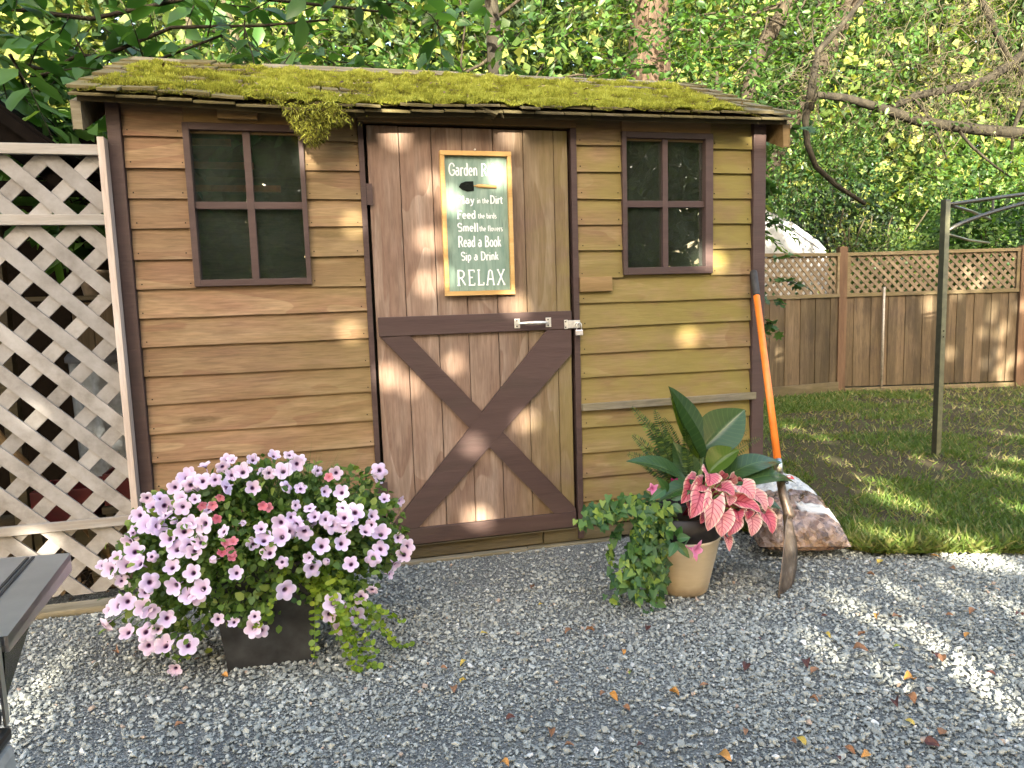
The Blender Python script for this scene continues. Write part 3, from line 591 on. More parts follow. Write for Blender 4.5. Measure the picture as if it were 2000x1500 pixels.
GL = {
 'G': (.72, [arc(.40, .5, .34, .5, 48, 330, 16), [(.70, .28), (.70, .44), (.46, .44)], [(.64, .88), (.64, .72)]]),
 'R': (.72, [[(.14, 0), (.14, 1)], bowl(.08, .52, .50, 1.0), [(.34, .5), (.68, .0)], ser(.14, 0)]),
 'P': (.64, [[(.14, 0), (.14, 1)], bowl(.06, .50, .44, 1.0), ser(.14, 0, .13)]),
 'D': (.72, [[(.14, 0), (.14, 1)], bowl(.05, .60, 0, 1.0)]),
 'B': (.66, [[(.14, 0), (.14, 1)], bowl(.05, .46, .52, 1.0), bowl(.05, .54, 0, .52)]),
 'F': (.58, [[(.14, 0), (.14, 1)], [(.05, 1), (.56, 1), (.56, .88)], [(.14, .53), (.42, .53), (.42, .62), (.42, .44)], ser(.14, 0, .13)]),
 'S': (.58, [arc(.29, .75, .22, .25, 40, 270, 10)+arc(.29, .25, .24, .25, 90, -140, 10), [(.49, .96), (.49, .80)]]),
 'E': (.60, [[(.14, 0), (.14, 1)], [(.05, 1), (.54, 1), (.54, .86)], [(.14, .52), (.40, .52)], [(.05, 0), (.56, 0), (.56, .15)]]),
 'L': (.58, [[(.14, 0), (.14, 1)], ser(.14, 1), [(.04, 0), (.54, 0), (.54, .17)]]),
 'A': (.72, [[(.08, 0), (.24, .92), (.34, 1), (.48, .92), (.62, 0)], [(.16, .38), (.55, .38)], ser(.08, 0, .08), ser(.62, 0, .08)]),
 'X': (.68, [[(.08, 0), (.58, 1)], [(.10, 1), (.60, 0)], ser(.08, 0, .08), ser(.60, 0, .08), ser(.10, 1, .08), ser(.58, 1, .08)]),
 'a': (.50, [arc(.22, .20, .17, .20, 0, 360, 13), [(.40, 0), (.40, .45)]+arc(.24, .46, .16, .18, 0, 140, 6)]),
 'b': (.50, [[(.10, 0), (.10, 1.0)], arc(.27, .31, .18, .31, 0, 360, 14)]),
 'd': (.52, [[(.42, 0), (.42, 1.0)], arc(.25, .31, .18, .31, 0, 360, 14), ser(.38, 1, .06)]),
 'e': (.48, [[(.06, .34), (.42, .34)]+arc(.24, .32, .18, .31, 5, 310, 13)]),
 'f': (.36, [[(.14, 0), (.14, .8)]+arc(.26, .82, .12, .17, 180, 50, 5), [(.02, .6), (.30, .6)]]),
 'h': (.50, [[(.10, 0), (.10, 1)], arc(.26, .42, .15, .21, 170, 0, 7)+[(.41, 0)]]),
 'i': (.22, [[(.11, 0), (.11, xh)], [(.11, .84), (.11, .90)], ser(.11, 0, .08)]),
 'k': (.48, [[(.10, 0), (.10, 1)], [(.40, xh), (.12, .28)], [(.22, .38), (.44, 0)]]),
 'l': (.24, [[(.11, 0), (.11, 1)], ser(.11, 0, .08), [(.02, 1), (.11, 1)]]),
 'm': (.74, [[(.10, 0), (.10, xh)], arc(.24, .44, .13, .20, 170, 0, 6)+[(.37, 0)], arc(.51, .44, .13, .20, 170, 0, 6)+[(.64, 0)]]),
 'n': (.50, [[(.10, 0), (.10, xh)], arc(.26, .42, .15, .21, 170, 0, 7)+[(.41, 0)]]),
 'o': (.50, [arc(.25, .31, .19, .31, 0, 360, 15)]),
 'p': (.50, [[(.10, -.32), (.10, xh)], arc(.27, .31, .18, .31, 0, 360, 14)]),
 'r': (.38, [[(.10, 0), (.10, xh)], arc(.25, .42, .15, .21, 170, 40, 6), ser(.10, 0, .08)]),
 's': (.42, [arc(.21, .47, .15, .16, 30, 270, 8)+arc(.21, .16, .16, .16, 90, -150, 8)]),
 't': (.36, [[(.14, .86), (.14, .14)]+arc(.24, .12, .10, .12, 180, 320, 5), [(.02, xh), (.32, xh)]]),
 'u': (.50, [[(.10, xh), (.10, .2)]+arc(.25, .2, .15, .2, 180, 350, 7)+[(.41, xh)], [(.41, .3), (.41, 0)]]),
 'w': (.66, [[(.06, xh), (.19, 0), (.32, .5), (.46, 0), (.58, xh)]]),
 'y': (.50, [[(.08, xh), (.25, .05)], [(.43, xh), (.22, -.18), (.10, -.32), (.04, -.28)]]),
 '5': (.55, [[(.46, 1), (.14, 1), (.10, .56)]+arc(.27, .32, .21, .31, 110, -150, 10)]),
 '0': (.55, [arc(.27, .5, .21, .5, 0, 360, 16)]), ' ': (.30, [])}
def text(mb, s, org, ex, ez, n, x0, x1, z0, cap, rad, gap=.06, flat=.35):
    """strokes in the plane org + x*ex + z*ez"""
    tot = sum(GL[c][0] for c in s)+gap*(len(s)-1); k = (x1-x0)/tot; x = x0; ex, ez, n = map(np.asarray, (ex, ez, n))
    for c in s:
        wv, st = GL[c]
        for ln in st:
            P = np.array([org+ex*(x+px*k)+ez*(z0+pz*cap) for px, pz in ln])
            v0 = mb.n; mb.tube(P, rad, 6, .5); V = mb.V[-1]; hgt = (V-org)@n; V -= np.outer(hgt*(1-flat)-.0002*rng.random(), n)
        x += (wv+gap)*k
tx = MB(); X0, X1, ZT, ZB = -.111, .171, 1.831, 1.241; W_, H_ = X1-X0, ZT-ZB; ORG = A(0, -.0264, 0)
for s, u0, u1, v0, v1, rd in (('Garden Rules', .065, .93, .052, .14, .0031), ('Play', .17, .46, .292, .345, .0030), ('in the', .50, .69, .305, .343, .0017), ('Dirt', .71, .92, .288, .344, .0028), ('Feed', .17, .47, .400, .457, .0031),
                          ('the birds', .51, .81, .418, .456, .0017), ('Smell', .17, .51, .493, .552, .0031), ('the flowers', .525, .905, .512, .552, .0017), ('Read a Book', .17, .87, .590, .668, .0031),
                          ('Sip a Drink', .21, .82, .708, .768, .0028), ('RELAX', .13, .92, .845, .957, .0036)):
    text(tx, s, ORG, (1, 0, 0), (0, 0, 1), (0, -1, 0), X0+u0*W_, X0+u1*W_, ZT-v1*H_, (v1-v0)*H_, rd, .16 if s == 'RELAX' else .06)
tx.build('lettering', M['white'], sg)
def S2(u, v): return (X0+u*W_, -.0268, ZT-v*H_)
bl = MB(); pts = [(.215, .225), (.25, .197), (.33, .184), (.45, .182), (.455, .252), (.35, .258), (.27, .246)]
bl.prism([A(*S2(u, v)) for u, v in pts], (0, -.0022, 0)); pb = bl.build('trowel_blade', plain('black_trowel', (.012, .014, .012), .12, .6, 0, .2, 30, 0), sg)
hb = MB(); hb.tube([A(*S2(.455, .215)), A(*S2(.50, .216))], .003, 8); hb.tube([A(*S2(.50, .216)), A(*S2(.56, .217)), A(*S2(.82, .224))], [.006, .0085, .0075], 10); V = hb.V; 
hb.build('trowel_handle', M['pine'], sg, True)

pl = thing('padlock', 'small steel padlock hanging from the shed door hasp', 'padlock', (.490, -.045, 1.018))
MB().box(.4745, .5095, -.055, -.041, 1.020, 1.046).build('lock_body', plain('padlock_steel', (.72, .68, .66), .3, .5, .6, .1, 80, .1), pl, bevel=.003)
MB().tube([(.480, -.048, 1.046)]+[(.492+.012*math.cos(a), -.048, 1.066+.013*math.sin(a)) for a in np.linspace(PI, 0, 9)]+[(.504, -.048, 1.046)], .0028, 8).build('shackle', M['zinc'], pl, True)

# ---------------------------------------------------------------- lattice screen, timber edging, lean-to
ls = thing('lattice_screen', 'pale weathered lattice screen standing left of the shed', 'lattice', (-2.1, -.04, 0))
def lattice(name, x0, x1, z0, z1, y, wd_, pitch, th, mat, parent, org=None, ex=None, tv=None):
    """diagonal slats clipped to the opening; front layer falls to the right, back layer rises"""
    org = A(0, 0, 0) if org is None else org; ex = A(1, 0, 0) if ex is None else ex; ny = np.cross(A(0, 0, 1), ex)*-1.0
    ny = A(ex[1], -ex[0], 0)
    mb = MB(); hw = wd_*.7071
    for lay, sg_ in ((0, -1), (1, 1)):
        c = (z0 - (x1 if sg_ > 0 else -x0)) - pitch if sg_ > 0 else z0+x0-pitch
        hi = z1-x0+pitch if sg_ > 0 else z1+x1+pitch
        while c < hi:
            # centre line z = c + sg*x ; polygon = strip |z-c-sg x| < hw clipped to rect
            poly = [(x0-1, c+sg_*(x0-1)-hw), (x1+1, c+sg_*(x1+1)-hw), (x1+1, c+sg_*(x1+1)+hw), (x0-1, c+sg_*(x0-1)+hw)]
            for ax, lim, keep in ((0, x0, 1), (0, x1, -1), (1, z0, 1), (1, z1, -1)):
                out = []
                for i in range(len(poly)):
                    p, q = poly[i], poly[(i+1) % len(poly)]; dp, dq = (p[ax]-lim)*keep, (q[ax]-lim)*keep
                    if dp >= 0: out.append(p)
                    if dp*dq < 0: t = dp/(dp-dq); out.append((p[0]+(q[0]-p[0])*t, p[1]+(q[1]-p[1])*t))
                poly = out
                if len(poly) < 3: break
            if len(poly) >= 3:
                yy = y-th*.5 if lay == 0 else y+th*.52
                mb.prism([org+ex*px+A(0, 0, pz)-ny*(-yy) if False else org+ex*px+A(0, 0, pz)+ny*(-yy) for px, pz in poly], ny*-th)
            c += pitch*rng.normal(1, .012)
    return mb.build(name, mat, parent)
def lath_mats(nm, cols):
    w = N(nm); o = w.obj(); t = w.attr('tint'); off = w.n('CombineXYZ', {'X': w.math('MULTIPLY', t, 31.0), 'Y': t, 'Z': w.math('MULTIPLY', t, 53.0)}).outputs[0]
    f = w.n('SeparateXYZ', {0: w.n('NewGeometry').outputs['Normal']}); n1 = w.noise(w.mapping(o, (5, 5, 5), off), 1.5, 6, .65); n2 = w.noise(o, 55, 4, .6)
    c = w.ramp(n1, [(.25, cols[0]), (.5, cols[1]), (.8, cols[2])]); c = w.mix(w.math('MULTIPLY', n2, .35), c, cols[0])
    br = w.math('MULTIPLY_ADD', t, .35, .82); w.base(w.mix(1.0, c, w.n('CombineColor', {0: br, 1: br, 2: br}).outputs[0], 'MULTIPLY')); w.bump(n2, .3, .002); return w.done(.75, .25)
M['lath'] = lath_mats('pale_lath', [(.14, .125, .105), (.28, .265, .245), (.38, .37, .355)])
M['lath_f'] = lath_mats('fence_lath', [(.072, .052, .032), (.14, .106, .066), (.22, .17, .115)])
lattice('lattice', -2.75, -1.468, .045, 1.80, -.045, .055, .178, .009, M['lath'], ls)
for z0, z1 in ((1.80, 1.84), (1.535, 1.575), (.325, .362)):
    MB().box(-2.8, -1.4685, -.075, -.055, z0, z1).build('rail', M['lattice'], ls, bevel=.002)
M['lattice_post'] = wood('pale_lattice_post', [(.32, .25, .20), (.46, .38, .32), (.55, .49, .44)], 'z', fine=.35, stain=((.22, .14, .10), .5))
MB().box(-1.4675, -1.4425, -.082, -.02, .03, 1.868).build('post', M['lattice_post'], ls, bevel=.002)
ti = tag(MB().box(-2.9, -1.40, -.165, -.075, -.03, .032, j=.003).build('timber_edging', M['greywood'], None, bevel=.006), 'weathered timber edging lying under the pale lattice screen', 'timber')
lt = thing('lean_to', 'dark open lean-to with black sloping roof behind the lattice screen', 'lean-to', (-2.3, .9, 0))
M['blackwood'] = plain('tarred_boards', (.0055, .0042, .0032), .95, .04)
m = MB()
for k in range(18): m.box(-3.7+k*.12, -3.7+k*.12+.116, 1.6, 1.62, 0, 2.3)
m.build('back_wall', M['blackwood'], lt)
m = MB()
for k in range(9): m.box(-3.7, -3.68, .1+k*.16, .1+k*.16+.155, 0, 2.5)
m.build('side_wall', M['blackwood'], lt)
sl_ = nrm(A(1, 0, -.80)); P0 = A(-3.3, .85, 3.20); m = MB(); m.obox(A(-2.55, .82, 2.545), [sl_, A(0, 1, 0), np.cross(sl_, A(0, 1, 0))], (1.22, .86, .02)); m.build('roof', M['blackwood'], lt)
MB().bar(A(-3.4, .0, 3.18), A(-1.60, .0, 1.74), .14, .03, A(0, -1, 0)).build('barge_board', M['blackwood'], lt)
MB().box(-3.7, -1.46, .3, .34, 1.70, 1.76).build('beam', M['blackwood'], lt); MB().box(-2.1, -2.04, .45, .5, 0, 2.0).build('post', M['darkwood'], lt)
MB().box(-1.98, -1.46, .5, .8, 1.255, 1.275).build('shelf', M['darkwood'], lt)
fm = MB()
for k in range(5): fm.box(-1.95+k*.098, -1.95+k*.098+.094, 1.0, 1.015, .1, 1.25)
fm.build('inner_boards', M['fence'], lt)
t_ = tag(MB().lathe([(0, 0), (.05, 0), (.068, .10), (.072, .10), (.072, .12), (.06, .12), (.058, .1), (0, .1)], (-1.72, .62, 1.275), 20).build('flower_pot', plain('pale_clay', (.5, .42, .33), .8), None, True), 'small pale clay pot standing on the shelf behind the lattice', 'pot')
m = MB(); m.lathe([(0, 0), (.17, 0), (.20, .55), (.215, .56), (.215, .60), (.2, .60)], (-1.72, .62, .40), 28); 
gb = thing('rubbish_bin', 'grey ribbed metal bin behind the lattice beside the shed', 'bin', (-1.72, .62, 0.0))
th = np.arange(60)*2*PI/60; rr = .185+.006*np.sign(np.sin(th*14)); Gb = np.stack([np.stack([-1.66+rr*(1+.1*z)*np.cos(th), .62+rr*(1+.1*z)*np.sin(th), np.full(60, .42+z)], 1) for z in np.linspace(0, .55, 5)]); Gb = np.concatenate([Gb, Gb[:, :1]], 1)
MB().grid(Gb, .5).build('bin_body', plain('galvanised', (.22, .24, .25), .5, .4, .3), gb, True); MB().lathe([(0, .03), (.2, .02), (.215, 0), (.215, -.02)], (-1.66, .62, .985), 30).build('lid', plain('dark_lid', (.05, .05, .05)), gb, True); MB().box(-1.86, -1.47, .45, .8, .0, .418).build('crate_base', M['darkwood'], gb)
red = plain('red_plastic', (.07, .003, .004), .5)
for nm, (x0, x1, y0, y1, z0, z1), lb in (('crate', (-1.92, -1.68, .16, .40, .30, .44), 'red plastic crate nearer the dark post behind the lattice'), ('crate', (-1.63, -1.47, .14, .34, .36, .50), 'red plastic crate against the shed wall behind the lattice')):
    c = thing(nm, lb, 'crate', ((x0+x1)/2, (y0+y1)/2, 0), 'red crates behind the lattice'); cm = MB()
    cm.box(x0, x1, y0, y0+.012, z0, z1); cm.box(x0, x1, y1-.012, y1, z0, z1); cm.box(x0, x0+.012, y0+.0121, y1-.0121, z0, z1); cm.box(x1-.012, x1, y0+.0121, y1-.0121, z0, z1); cm.box(x0+.0121, x1-.0121, y0+.0121, y1-.0121, z0, z0+.01); cm.build('crate_body', red, c, bevel=.003)
    cm = MB(); cm.box(x0-.01, x1+.01, y0-.01, y1+.01, z0-.035, z0-.005); [cm.box(px, px+.03, y0, y0+.03, -.02, z0-.036) for px in (x0, x1-.03)]; cm.build('stand', M['darkwood'], c)
pp = tag(MB().tube(wob((-2.14, .30, .80), (-1.56, .18, .0), 6, .02), .020, 10).build('wooden_pole', M['lintel'], None, True), 'pale wooden pole leaning low down behind the lattice', 'pole')
n = 900; p = boxpts(n, (-2.3, .05, -.01), (-1.45, .9, .04)); leaves('leaf_litter', p, randdir(n), randdir(n, 1.5), .04, OVAL, leafmat('litter', [(0, (.05, .03, .015)), (.6, (.13, .08, .04)), (1, (.3, .2, .1))], .1), None)
tag(COL.objects['leaf_litter'], 'brown leaf litter on the soil behind the lattice', 'leaf litter', kind='stuff')

# ---------------------------------------------------------------- barbecue trolley at the lower left edge
bq = thing('barbecue_trolley', 'black and stainless steel barbecue trolley cut by the left edge', 'barbecue', (-1.3, -2.2, 0))
Asz = .80
far_r, near_r = A(-1.071, -1.944, Asz), A(-1.040, -2.262, Asz)
m = MB(); m.prism([far_r, near_r, A(-1.50, -2.30, Asz), A(-1.50, -1.90, Asz)][::-1], (0, 0, -.012)); 
ed = nrm(near_r-far_r); out_ = A(-ed[1], ed[0], 0); out_ = out_ if out_[0] > 0 else -out_
m.prism([far_r+A(0, 0, -.0005), near_r+A(0, 0, -.0005), near_r+A(0, 0, -.020), far_r+A(0, 0, -.030)], -out_*.004); m.build('side_shelf', M['steel'], bq, bevel=.003)
m = MB(); 
for k in (.052, .060): 
    a = far_r-out_*k+A(0, 0, .0012); b = near_r-out_*k+A(0, 0, .0012); m.bar(a, b, .004, .002, A(0, 0, 1))
m.build('shelf_seam', M['black'], bq)
m = MB(); m.prism([near_r+A(-.006, .002, -.021), far_r*.36+near_r*.64+A(-.006, 0, -.026), near_r+A(-.008, -.002, -.078)], (-.02, 0, 0)); m.build('shelf_bracket', plain('dark_reflect_steel', (.10, .11, .10), .25, .5, .8), bq, bevel=.001)  # steel colour darkened to imitate the dim greenish reflection under the shelf
MB().box(-1.55, -1.047, -2.95, -2.275, .692, .868).build('firebox', M['black'], bq, bevel=.010)
m = MB().box(-1.0465, -1.0435, -2.283, -2.273, .695, .80); m.build('edge_trim', M['steel'], bq)
for y, z in ((-2.345, .835), (-2.31, .785), (-2.335, .745)): MB().lathe([(0, 0), (.008, 0), (.010, .003), (.006, .006), (0, .007)], (0, 0, 0), 16).build('screw', plain('bronze_screw', (.35, .22, .12), .3, .5, .9), bq, True).data.transform(Matrix.Translation((-1.046, y, z)) @ Matrix.Rotation(PI/2, 4, 'Y'))
MB().box(-1.57, -1.042, -2.97, -2.270, .672, .690).build('tray', M['black'], bq, bevel=.006)
MB().box(-1.53, -1.040, -2.95, -2.268, .06, .670).build('cabinet', plain('grey_cabinet', (.36, .35, .32), .4, .5, .3), bq, bevel=.012)
MB().box(-1.0395, -1.036, -2.335, -2.318, .07, .66).build('cabinet_rib', M['steel'], bq)
for x in (-1.48, -1.06):
    for y in (-2.9, -2.33): MB().tube([(x, y-.012, .03), (x, y+.012, .03)], .03, 16).build('wheel', M['black'], bq, True)

# ---------------------------------------------------------------- black planter with petunias
pt = thing('square_planter', 'black square planter below the petunias left of the shed door', 'planter', (-.893, -.69, 0))
def sq(mb, c, r0, r1, z0, z1, th=.014):
    V = []
    for r, z in ((r0, z0), (r1, z1), (r1-th, z1), (r1-th-.01, z1-.05)): V.append([(c[0]+sx*r, c[1]+sy*r, z) for sx, sy in ((-1, -1), (1, -1), (1, 1), (-1, 1))])
    mb.grid([v+[v[0]] for v in V]); mb.add(V[3], [(0, 1, 2, 3)]); mb.add(V[0], [(3, 2, 1, 0)])
m = MB(); sq(m, (-.893, -.69), .135, .165, 0.0, .36); m.build('pot_body', plain('black_planter_resin', (.026, .027, .028), .5, .35, 0, .6, 14, .3), pt, bevel=.004)
MB().box(-1.035, -.751, -.832, -.548, .322, .336).build('potting_soil', M['soil'], pt)
PETUNIA = [(-0.997,-0.694,0.679),(-0.981,-0.704,0.677),(-1.007,-0.730,0.660),(-0.943,-0.762,0.649),(-0.912,-0.756,0.654),(-0.775,-0.737,0.653),(-0.706,-0.748,0.628),(-0.651,-0.740,0.612),(-0.496,-0.603,0.579),(-0.494,-0.731,0.507),(-1.121,-0.721,0.635),(-1.066,-0.759,0.630),(-1.026,-0.772,0.631),(-1.155,-0.740,0.609),(-1.102,-0.766,0.614),(-1.000,-0.807,0.609),(-0.909,-0.821,0.606),(-0.976,-0.769,0.642),(-0.860,-0.777,0.639),(-0.818,-0.767,0.642),(-0.801,-0.814,0.603),(-0.764,-0.823,0.587),(-0.688,-0.812,0.571),(-0.636,-0.798,0.559),(-1.245,-0.713,0.575),(-1.196,-0.747,0.583),(-1.129,-0.789,0.584),(-1.083,-0.810,0.585),(-1.217,-0.761,0.559),(-1.177,-0.784,0.564),(-1.264,-0.748,0.533),(-1.121,-0.815,0.564),(-1.164,-0.820,0.535),(-1.209,-0.815,0.508),(-1.232,-0.795,0.514),(-1.192,-0.821,0.514),(-1.092,-0.860,0.524),(-1.053,-0.874,0.521),(-1.129,-0.846,0.524),(-0.996,-0.900,0.500),(-1.111,-0.868,0.503),(-0.924,-0.895,0.519),(-0.884,-0.908,0.499),(-0.777,-0.862,0.548),(-0.738,-0.860,0.537),(-0.725,-0.875,0.510),(-0.689,-0.870,0.499),(-0.636,-0.833,0.519),(-0.596,-0.826,0.498),(-0.632,-0.851,0.490),(-0.668,-0.875,0.477),(-0.634,-0.868,0.462),(-0.607,-0.846,0.477),(-0.540,-0.804,0.473),(-0.548,-0.825,0.449),(-0.565,-0.842,0.437),(-0.517,-0.817,0.414),(-0.827,-0.898,0.507),(-0.794,-0.887,0.518),(-0.784,-0.899,0.494),(-0.757,-0.905,0.472),(-0.801,-0.912,0.476),(-0.825,-0.918,0.469),(-0.876,-0.923,0.468),(-1.276,-0.784,0.483),(-1.287,-0.789,0.462),(-1.266,-0.819,0.440),(-1.158,-0.861,0.482),(-1.134,-0.885,0.456),(-1.093,-0.896,0.463),(-1.061,-0.901,0.473),(-1.080,-0.907,0.448),(-1.211,-0.859,0.430),(-1.388,-0.720,0.378),(-1.355,-0.764,0.375),(-1.331,-0.774,0.415),(-1.290,-0.818,0.399),(-1.250,-0.844,0.409),(-1.146,-0.900,0.405),(-1.086,-0.924,0.389),(-1.040,-0.927,0.422),(-0.959,-0.949,0.382),(-0.862,-0.937,0.430),(-0.826,-0.944,0.399),(-0.707,-0.912,0.424),(-0.747,-0.931,0.397),(-0.735,-0.935,0.364),(-0.685,-0.917,0.381),(-0.621,-0.898,0.351),(-0.645,-0.892,0.419),(-0.457,-0.776,0.379),(-0.520,-0.835,0.370),(-0.425,-0.750,0.337),(-0.441,-0.771,0.317),(-0.473,-0.805,0.297),(-0.494,-0.822,0.273),(-0.549,-0.859,0.351),(-1.215,-0.878,0.359),(-1.140,-0.914,0.352),(-1.311,-0.815,0.350),(-1.232,-0.873,0.328),(-1.100,-0.930,0.324),(-1.077,-0.937,0.318),(-1.059,-0.940,0.343),(-0.820,-0.955,0.312),(-0.682,-0.920,0.240),(-0.649,-0.903,0.216),(-0.695,-0.916,0.201),(-0.613,-0.871,0.166),(-0.595,-0.882,0.231),(-0.558,-0.863,0.240),(-0.670,-0.883,0.136),(-1.242,-0.867,0.277),(-1.220,-0.880,0.270),(-1.173,-0.900,0.249),(-1.021,-0.946,0.245),(-0.977,-0.950,0.232),(-0.915,-0.956,0.243),(-0.924,-0.948,0.202),(-0.901,-0.944,0.189),(-1.417,-0.682,0.157),(-1.339,-0.791,0.267),(-1.296,-0.831,0.290),(-1.381,-0.733,0.230),(-1.319,-0.779,0.172),(-1.252,-0.844,0.194),(-1.207,-0.876,0.211),(-1.257,-0.809,0.131),(-1.195,-0.858,0.148),(-1.122,-0.894,0.154),(-1.190,-0.782,0.030)]
CORAL = [(-1.031,-0.846,0.564),(-1.007,-0.873,0.538),(-1.053,-0.834,0.571),(-1.002,-0.925,0.445),(-0.980,-0.923,0.457),(-0.951,-0.923,0.465),(-0.965,-0.936,0.427),(-0.975,-0.929,0.444),(-0.875,-0.874,0.549),(-0.859,-0.868,0.555),(-1.010,-0.833,0.584),(-0.678,-0.773,0.600)]
PC, PR = A(-.90, -.52, .30), A(.56, .44, .42)
pet = thing('petunia_plant', 'trailing petunia covered in lilac flowers with dark throats in the black planter', 'plant', (-.893, -.69, .33))
L_PET = leafmat('petunia_leaves', [(0, (.035, .075, .014)), (.5, (.085, .155, .028)), (.85, (.14, .22, .04)), (1, (.22, .28, .06))], .36, .5)
n = 3000; u = randdir(n); u[:, 2] = np.abs(u[:, 2]); u[:, 1] = -np.abs(u[:, 1])*(.3+rng.random(n)); u = nrm(u); rad = .40+.50*rng.random(n)**.7; p = PC+u*PR*rad[:, None]
fq = np.concatenate([np.repeat(np.array(PETUNIA), 30, 0), np.repeat(A(-.98, -.90, .25, -.93, -.905, .28, -.87, -.91, .30, -.80, -.90, .30, -.74, -.88, .29, -1.03, -.89, .22).reshape(6, 3), 60, 0)]); m_ = len(fq); fn_ = nrm((fq-PC)/PR**2); p2 = fq-fn_*(.045+.10*rng.random((m_, 1))**1.3)+rng.normal(0, .026, (m_, 3)); p = np.concatenate([p, p2]); u = np.concatenate([u, fn_])
keep = (p[:, 2] > .02) & (p[:, 2] < .66-.25*np.abs(p[:, 0]+.9)) & ~((p[:, 0] > -1.05) & (p[:, 0] < -.70) & (p[:, 2] < .17)); p, u = p[keep], u[keep]; n = len(p)
leaves('foliage', p, nrm(u*.6+rng.normal(0, .5, (n, 3))+A(0, 0, .1)), nrm(u+A(0, -.2, .5)+rng.normal(0, .4, (n, 3))), .018+.020*rng.random(n), OVAL, L_PET, pet, None, 1.5)
st = MB()
for q in PETUNIA:
    q = A(*q); b = A(-.893, -.66, .34); md = (q+b)/2+A(0, 0, .08)*rng.random(); st.tube([b, md, q], .0018, 5, .3)
st.build('stems', L_PET, pet)
def flowermesh(openness, seed, r5=True):
    r = np.random.default_rng(seed); na = 40; rings = [0, .10, .2, .34, .55, .8, 1.0]; th = np.arange(na)*2*PI/na; V = [(0, 0, -.62)]; lr = [0.0]
    lob = 1-.14*(1-np.abs(np.cos(2.5*th)))**1.2*2 + .03*r.normal()
    for q in rings[1:]:
        rr = q*(1-(1-lob)*q**2)
        z = -.62*(1-q)**3.2 + (openness)*q**2*.3 + .06*np.cos(5*th+r.random())*q**2+.035*np.sin(3*th+6*r.random())*q**2
        V += list(np.stack([rr*np.cos(th), rr*np.sin(th), z], 1)); lr += [q]*na
    for q, z in ((.10, -.66), (.06, -1.15)): V += list(np.stack([q*np.cos(th), q*np.sin(th), np.full(na, z)], 1)); lr += [.75]*na
    a = np.arange(na); b = (a+1) % na; F3 = np.stack([np.zeros(na, int), 1+a, 1+b], 1)
    F4 = np.concatenate([np.stack([1+k*na+a, 1+(k+1)*na+a, 1+(k+1)*na+b, 1+k*na+b], 1) for k in range(len(rings)-2)]+[np.stack([1+6*na+a, 1+7*na+a, 1+7*na+b, 1+6*na+b], 1)])
    return np.array(V), F4, F3, np.array(lr)
def petal(name, c0, c1, cedge, throat, vein):
    w = N(name); lr = w.attr('lr'); rnd = w.n('ObjectInfo').outputs['Random']; t = w.attr('tint')
    base = w.mix(w.n('TexWhiteNoise', {'W': w.math('ADD', w.math('MULTIPLY', rnd, 91.0), w.math('MULTIPLY', t, 13.0))}, noise_dimensions='1D').outputs['Value'], c0, c1)
    base = w.mix(w.ramp(lr, [(.2, 0.0), (.95, 1.0)]), w.mix(.5, base, vein), base); base = w.mix(w.ramp(lr, [(.85, 0.0), (1.0, .5)]), base, cedge)
    base = w.mix(w.ramp(lr, [(.11, 1.0), (.20, .8), (.30, 0.0)]), base, throat)
    w.base(base); w.done(.6, .2); tr = w.n('BsdfTranslucent', {'Color': base}); mx = w.n('MixShader', {0: .35, 1: w.b.outputs[0], 2: tr.outputs[0]}); w.t.links.new(mx.outputs[0], w.out.inputs[0]); return w.m
PET = petal('petunia_petals', (.74, .63, .84), (.82, .66, .76), (.86, .79, .87), (.05, .006, .05), (.66, .38, .62))
CORM = petal('coral_petals', (.70, .16, .24), (.76, .28, .32), (.78, .36, .42), (.5, .08, .12), (.5, .1, .14))
FM = []
for k in range(7):
    V, F4, F3, lr = flowermesh((.6, .2, -.5, .9, 0, -1.6, -2.2)[k], 40+k); V[:, :2] *= .42 if k == 6 else 1.0; me_o = mk('flower', V, [F4, F3], PET, None, {'lr': lr, 'tint': np.full(len(V), k/6)}, None, True); FM.append(me_o.data); bpy.data.objects.remove(me_o)
def face(p, n_, s):
    z = nrm(n_); x = nrm(np.cross(A(.1, .2, 1), z)); y = np.cross(z, x); a = rng.random()*2*PI; x, y = x*math.cos(a)+y*math.sin(a), -x*math.sin(a)+y*math.cos(a)
    m = Matrix.Identity(4)
    for i in range(3): m[i][0], m[i][1], m[i][2], m[i][3] = x[i]*s, y[i]*s, z[i]*s, p[i]
    return m
def put(me, parent, p, n_, s):
    o = bpy.data.objects.new('flower', me); COL.objects.link(o); o.parent = parent; o.matrix_parent_inverse = Matrix.Translation(-Vector(parent.location)); o.matrix_basis = face(p, n_, s); return o
PL = []
for q in PETUNIA:
    q = A(*q); nr = nrm((q-PC)/PR**2); tocam = nrm(CAM-q)
    PL.append((q+nr*.012, nrm(nr*.45+tocam*.75+A(0, 0, .12)+rng.normal(0, .40, 3)), .030*rng.uniform(.66, 1.18)))
PL.sort(key=lambda e: np.linalg.norm(CAM-e[0])/e[2]); XV = []; XF4 = []; XF3 = []; XL_ = []; XT = []; nv = 0
for k, (p, nr, s) in enumerate(PL):
    kk = int(rng.choice(7, p=[.24, .20, .16, .13, .12, .08, .07]))
    if kk >= 5 and k < 100: nr = nrm(nr+rng.normal(0, .7, 3)+A(0, 0, -.4))
    if k < 100: put(FM[kk], pet, p, nr, s)
    else:
        V, F4, F3, lr = flowermesh((.6, .2, -.5, .9, 0, -1.6, -2.2)[kk], 40+kk); mm = np.array(face(p, nr, s)); XV.append(V@mm[:3, :3].T+mm[:3, 3]); XF4.append(F4+nv); XF3.append(F3+nv); XL_.append(lr); XT.append(np.full(len(V), rng.random())); nv += len(V)
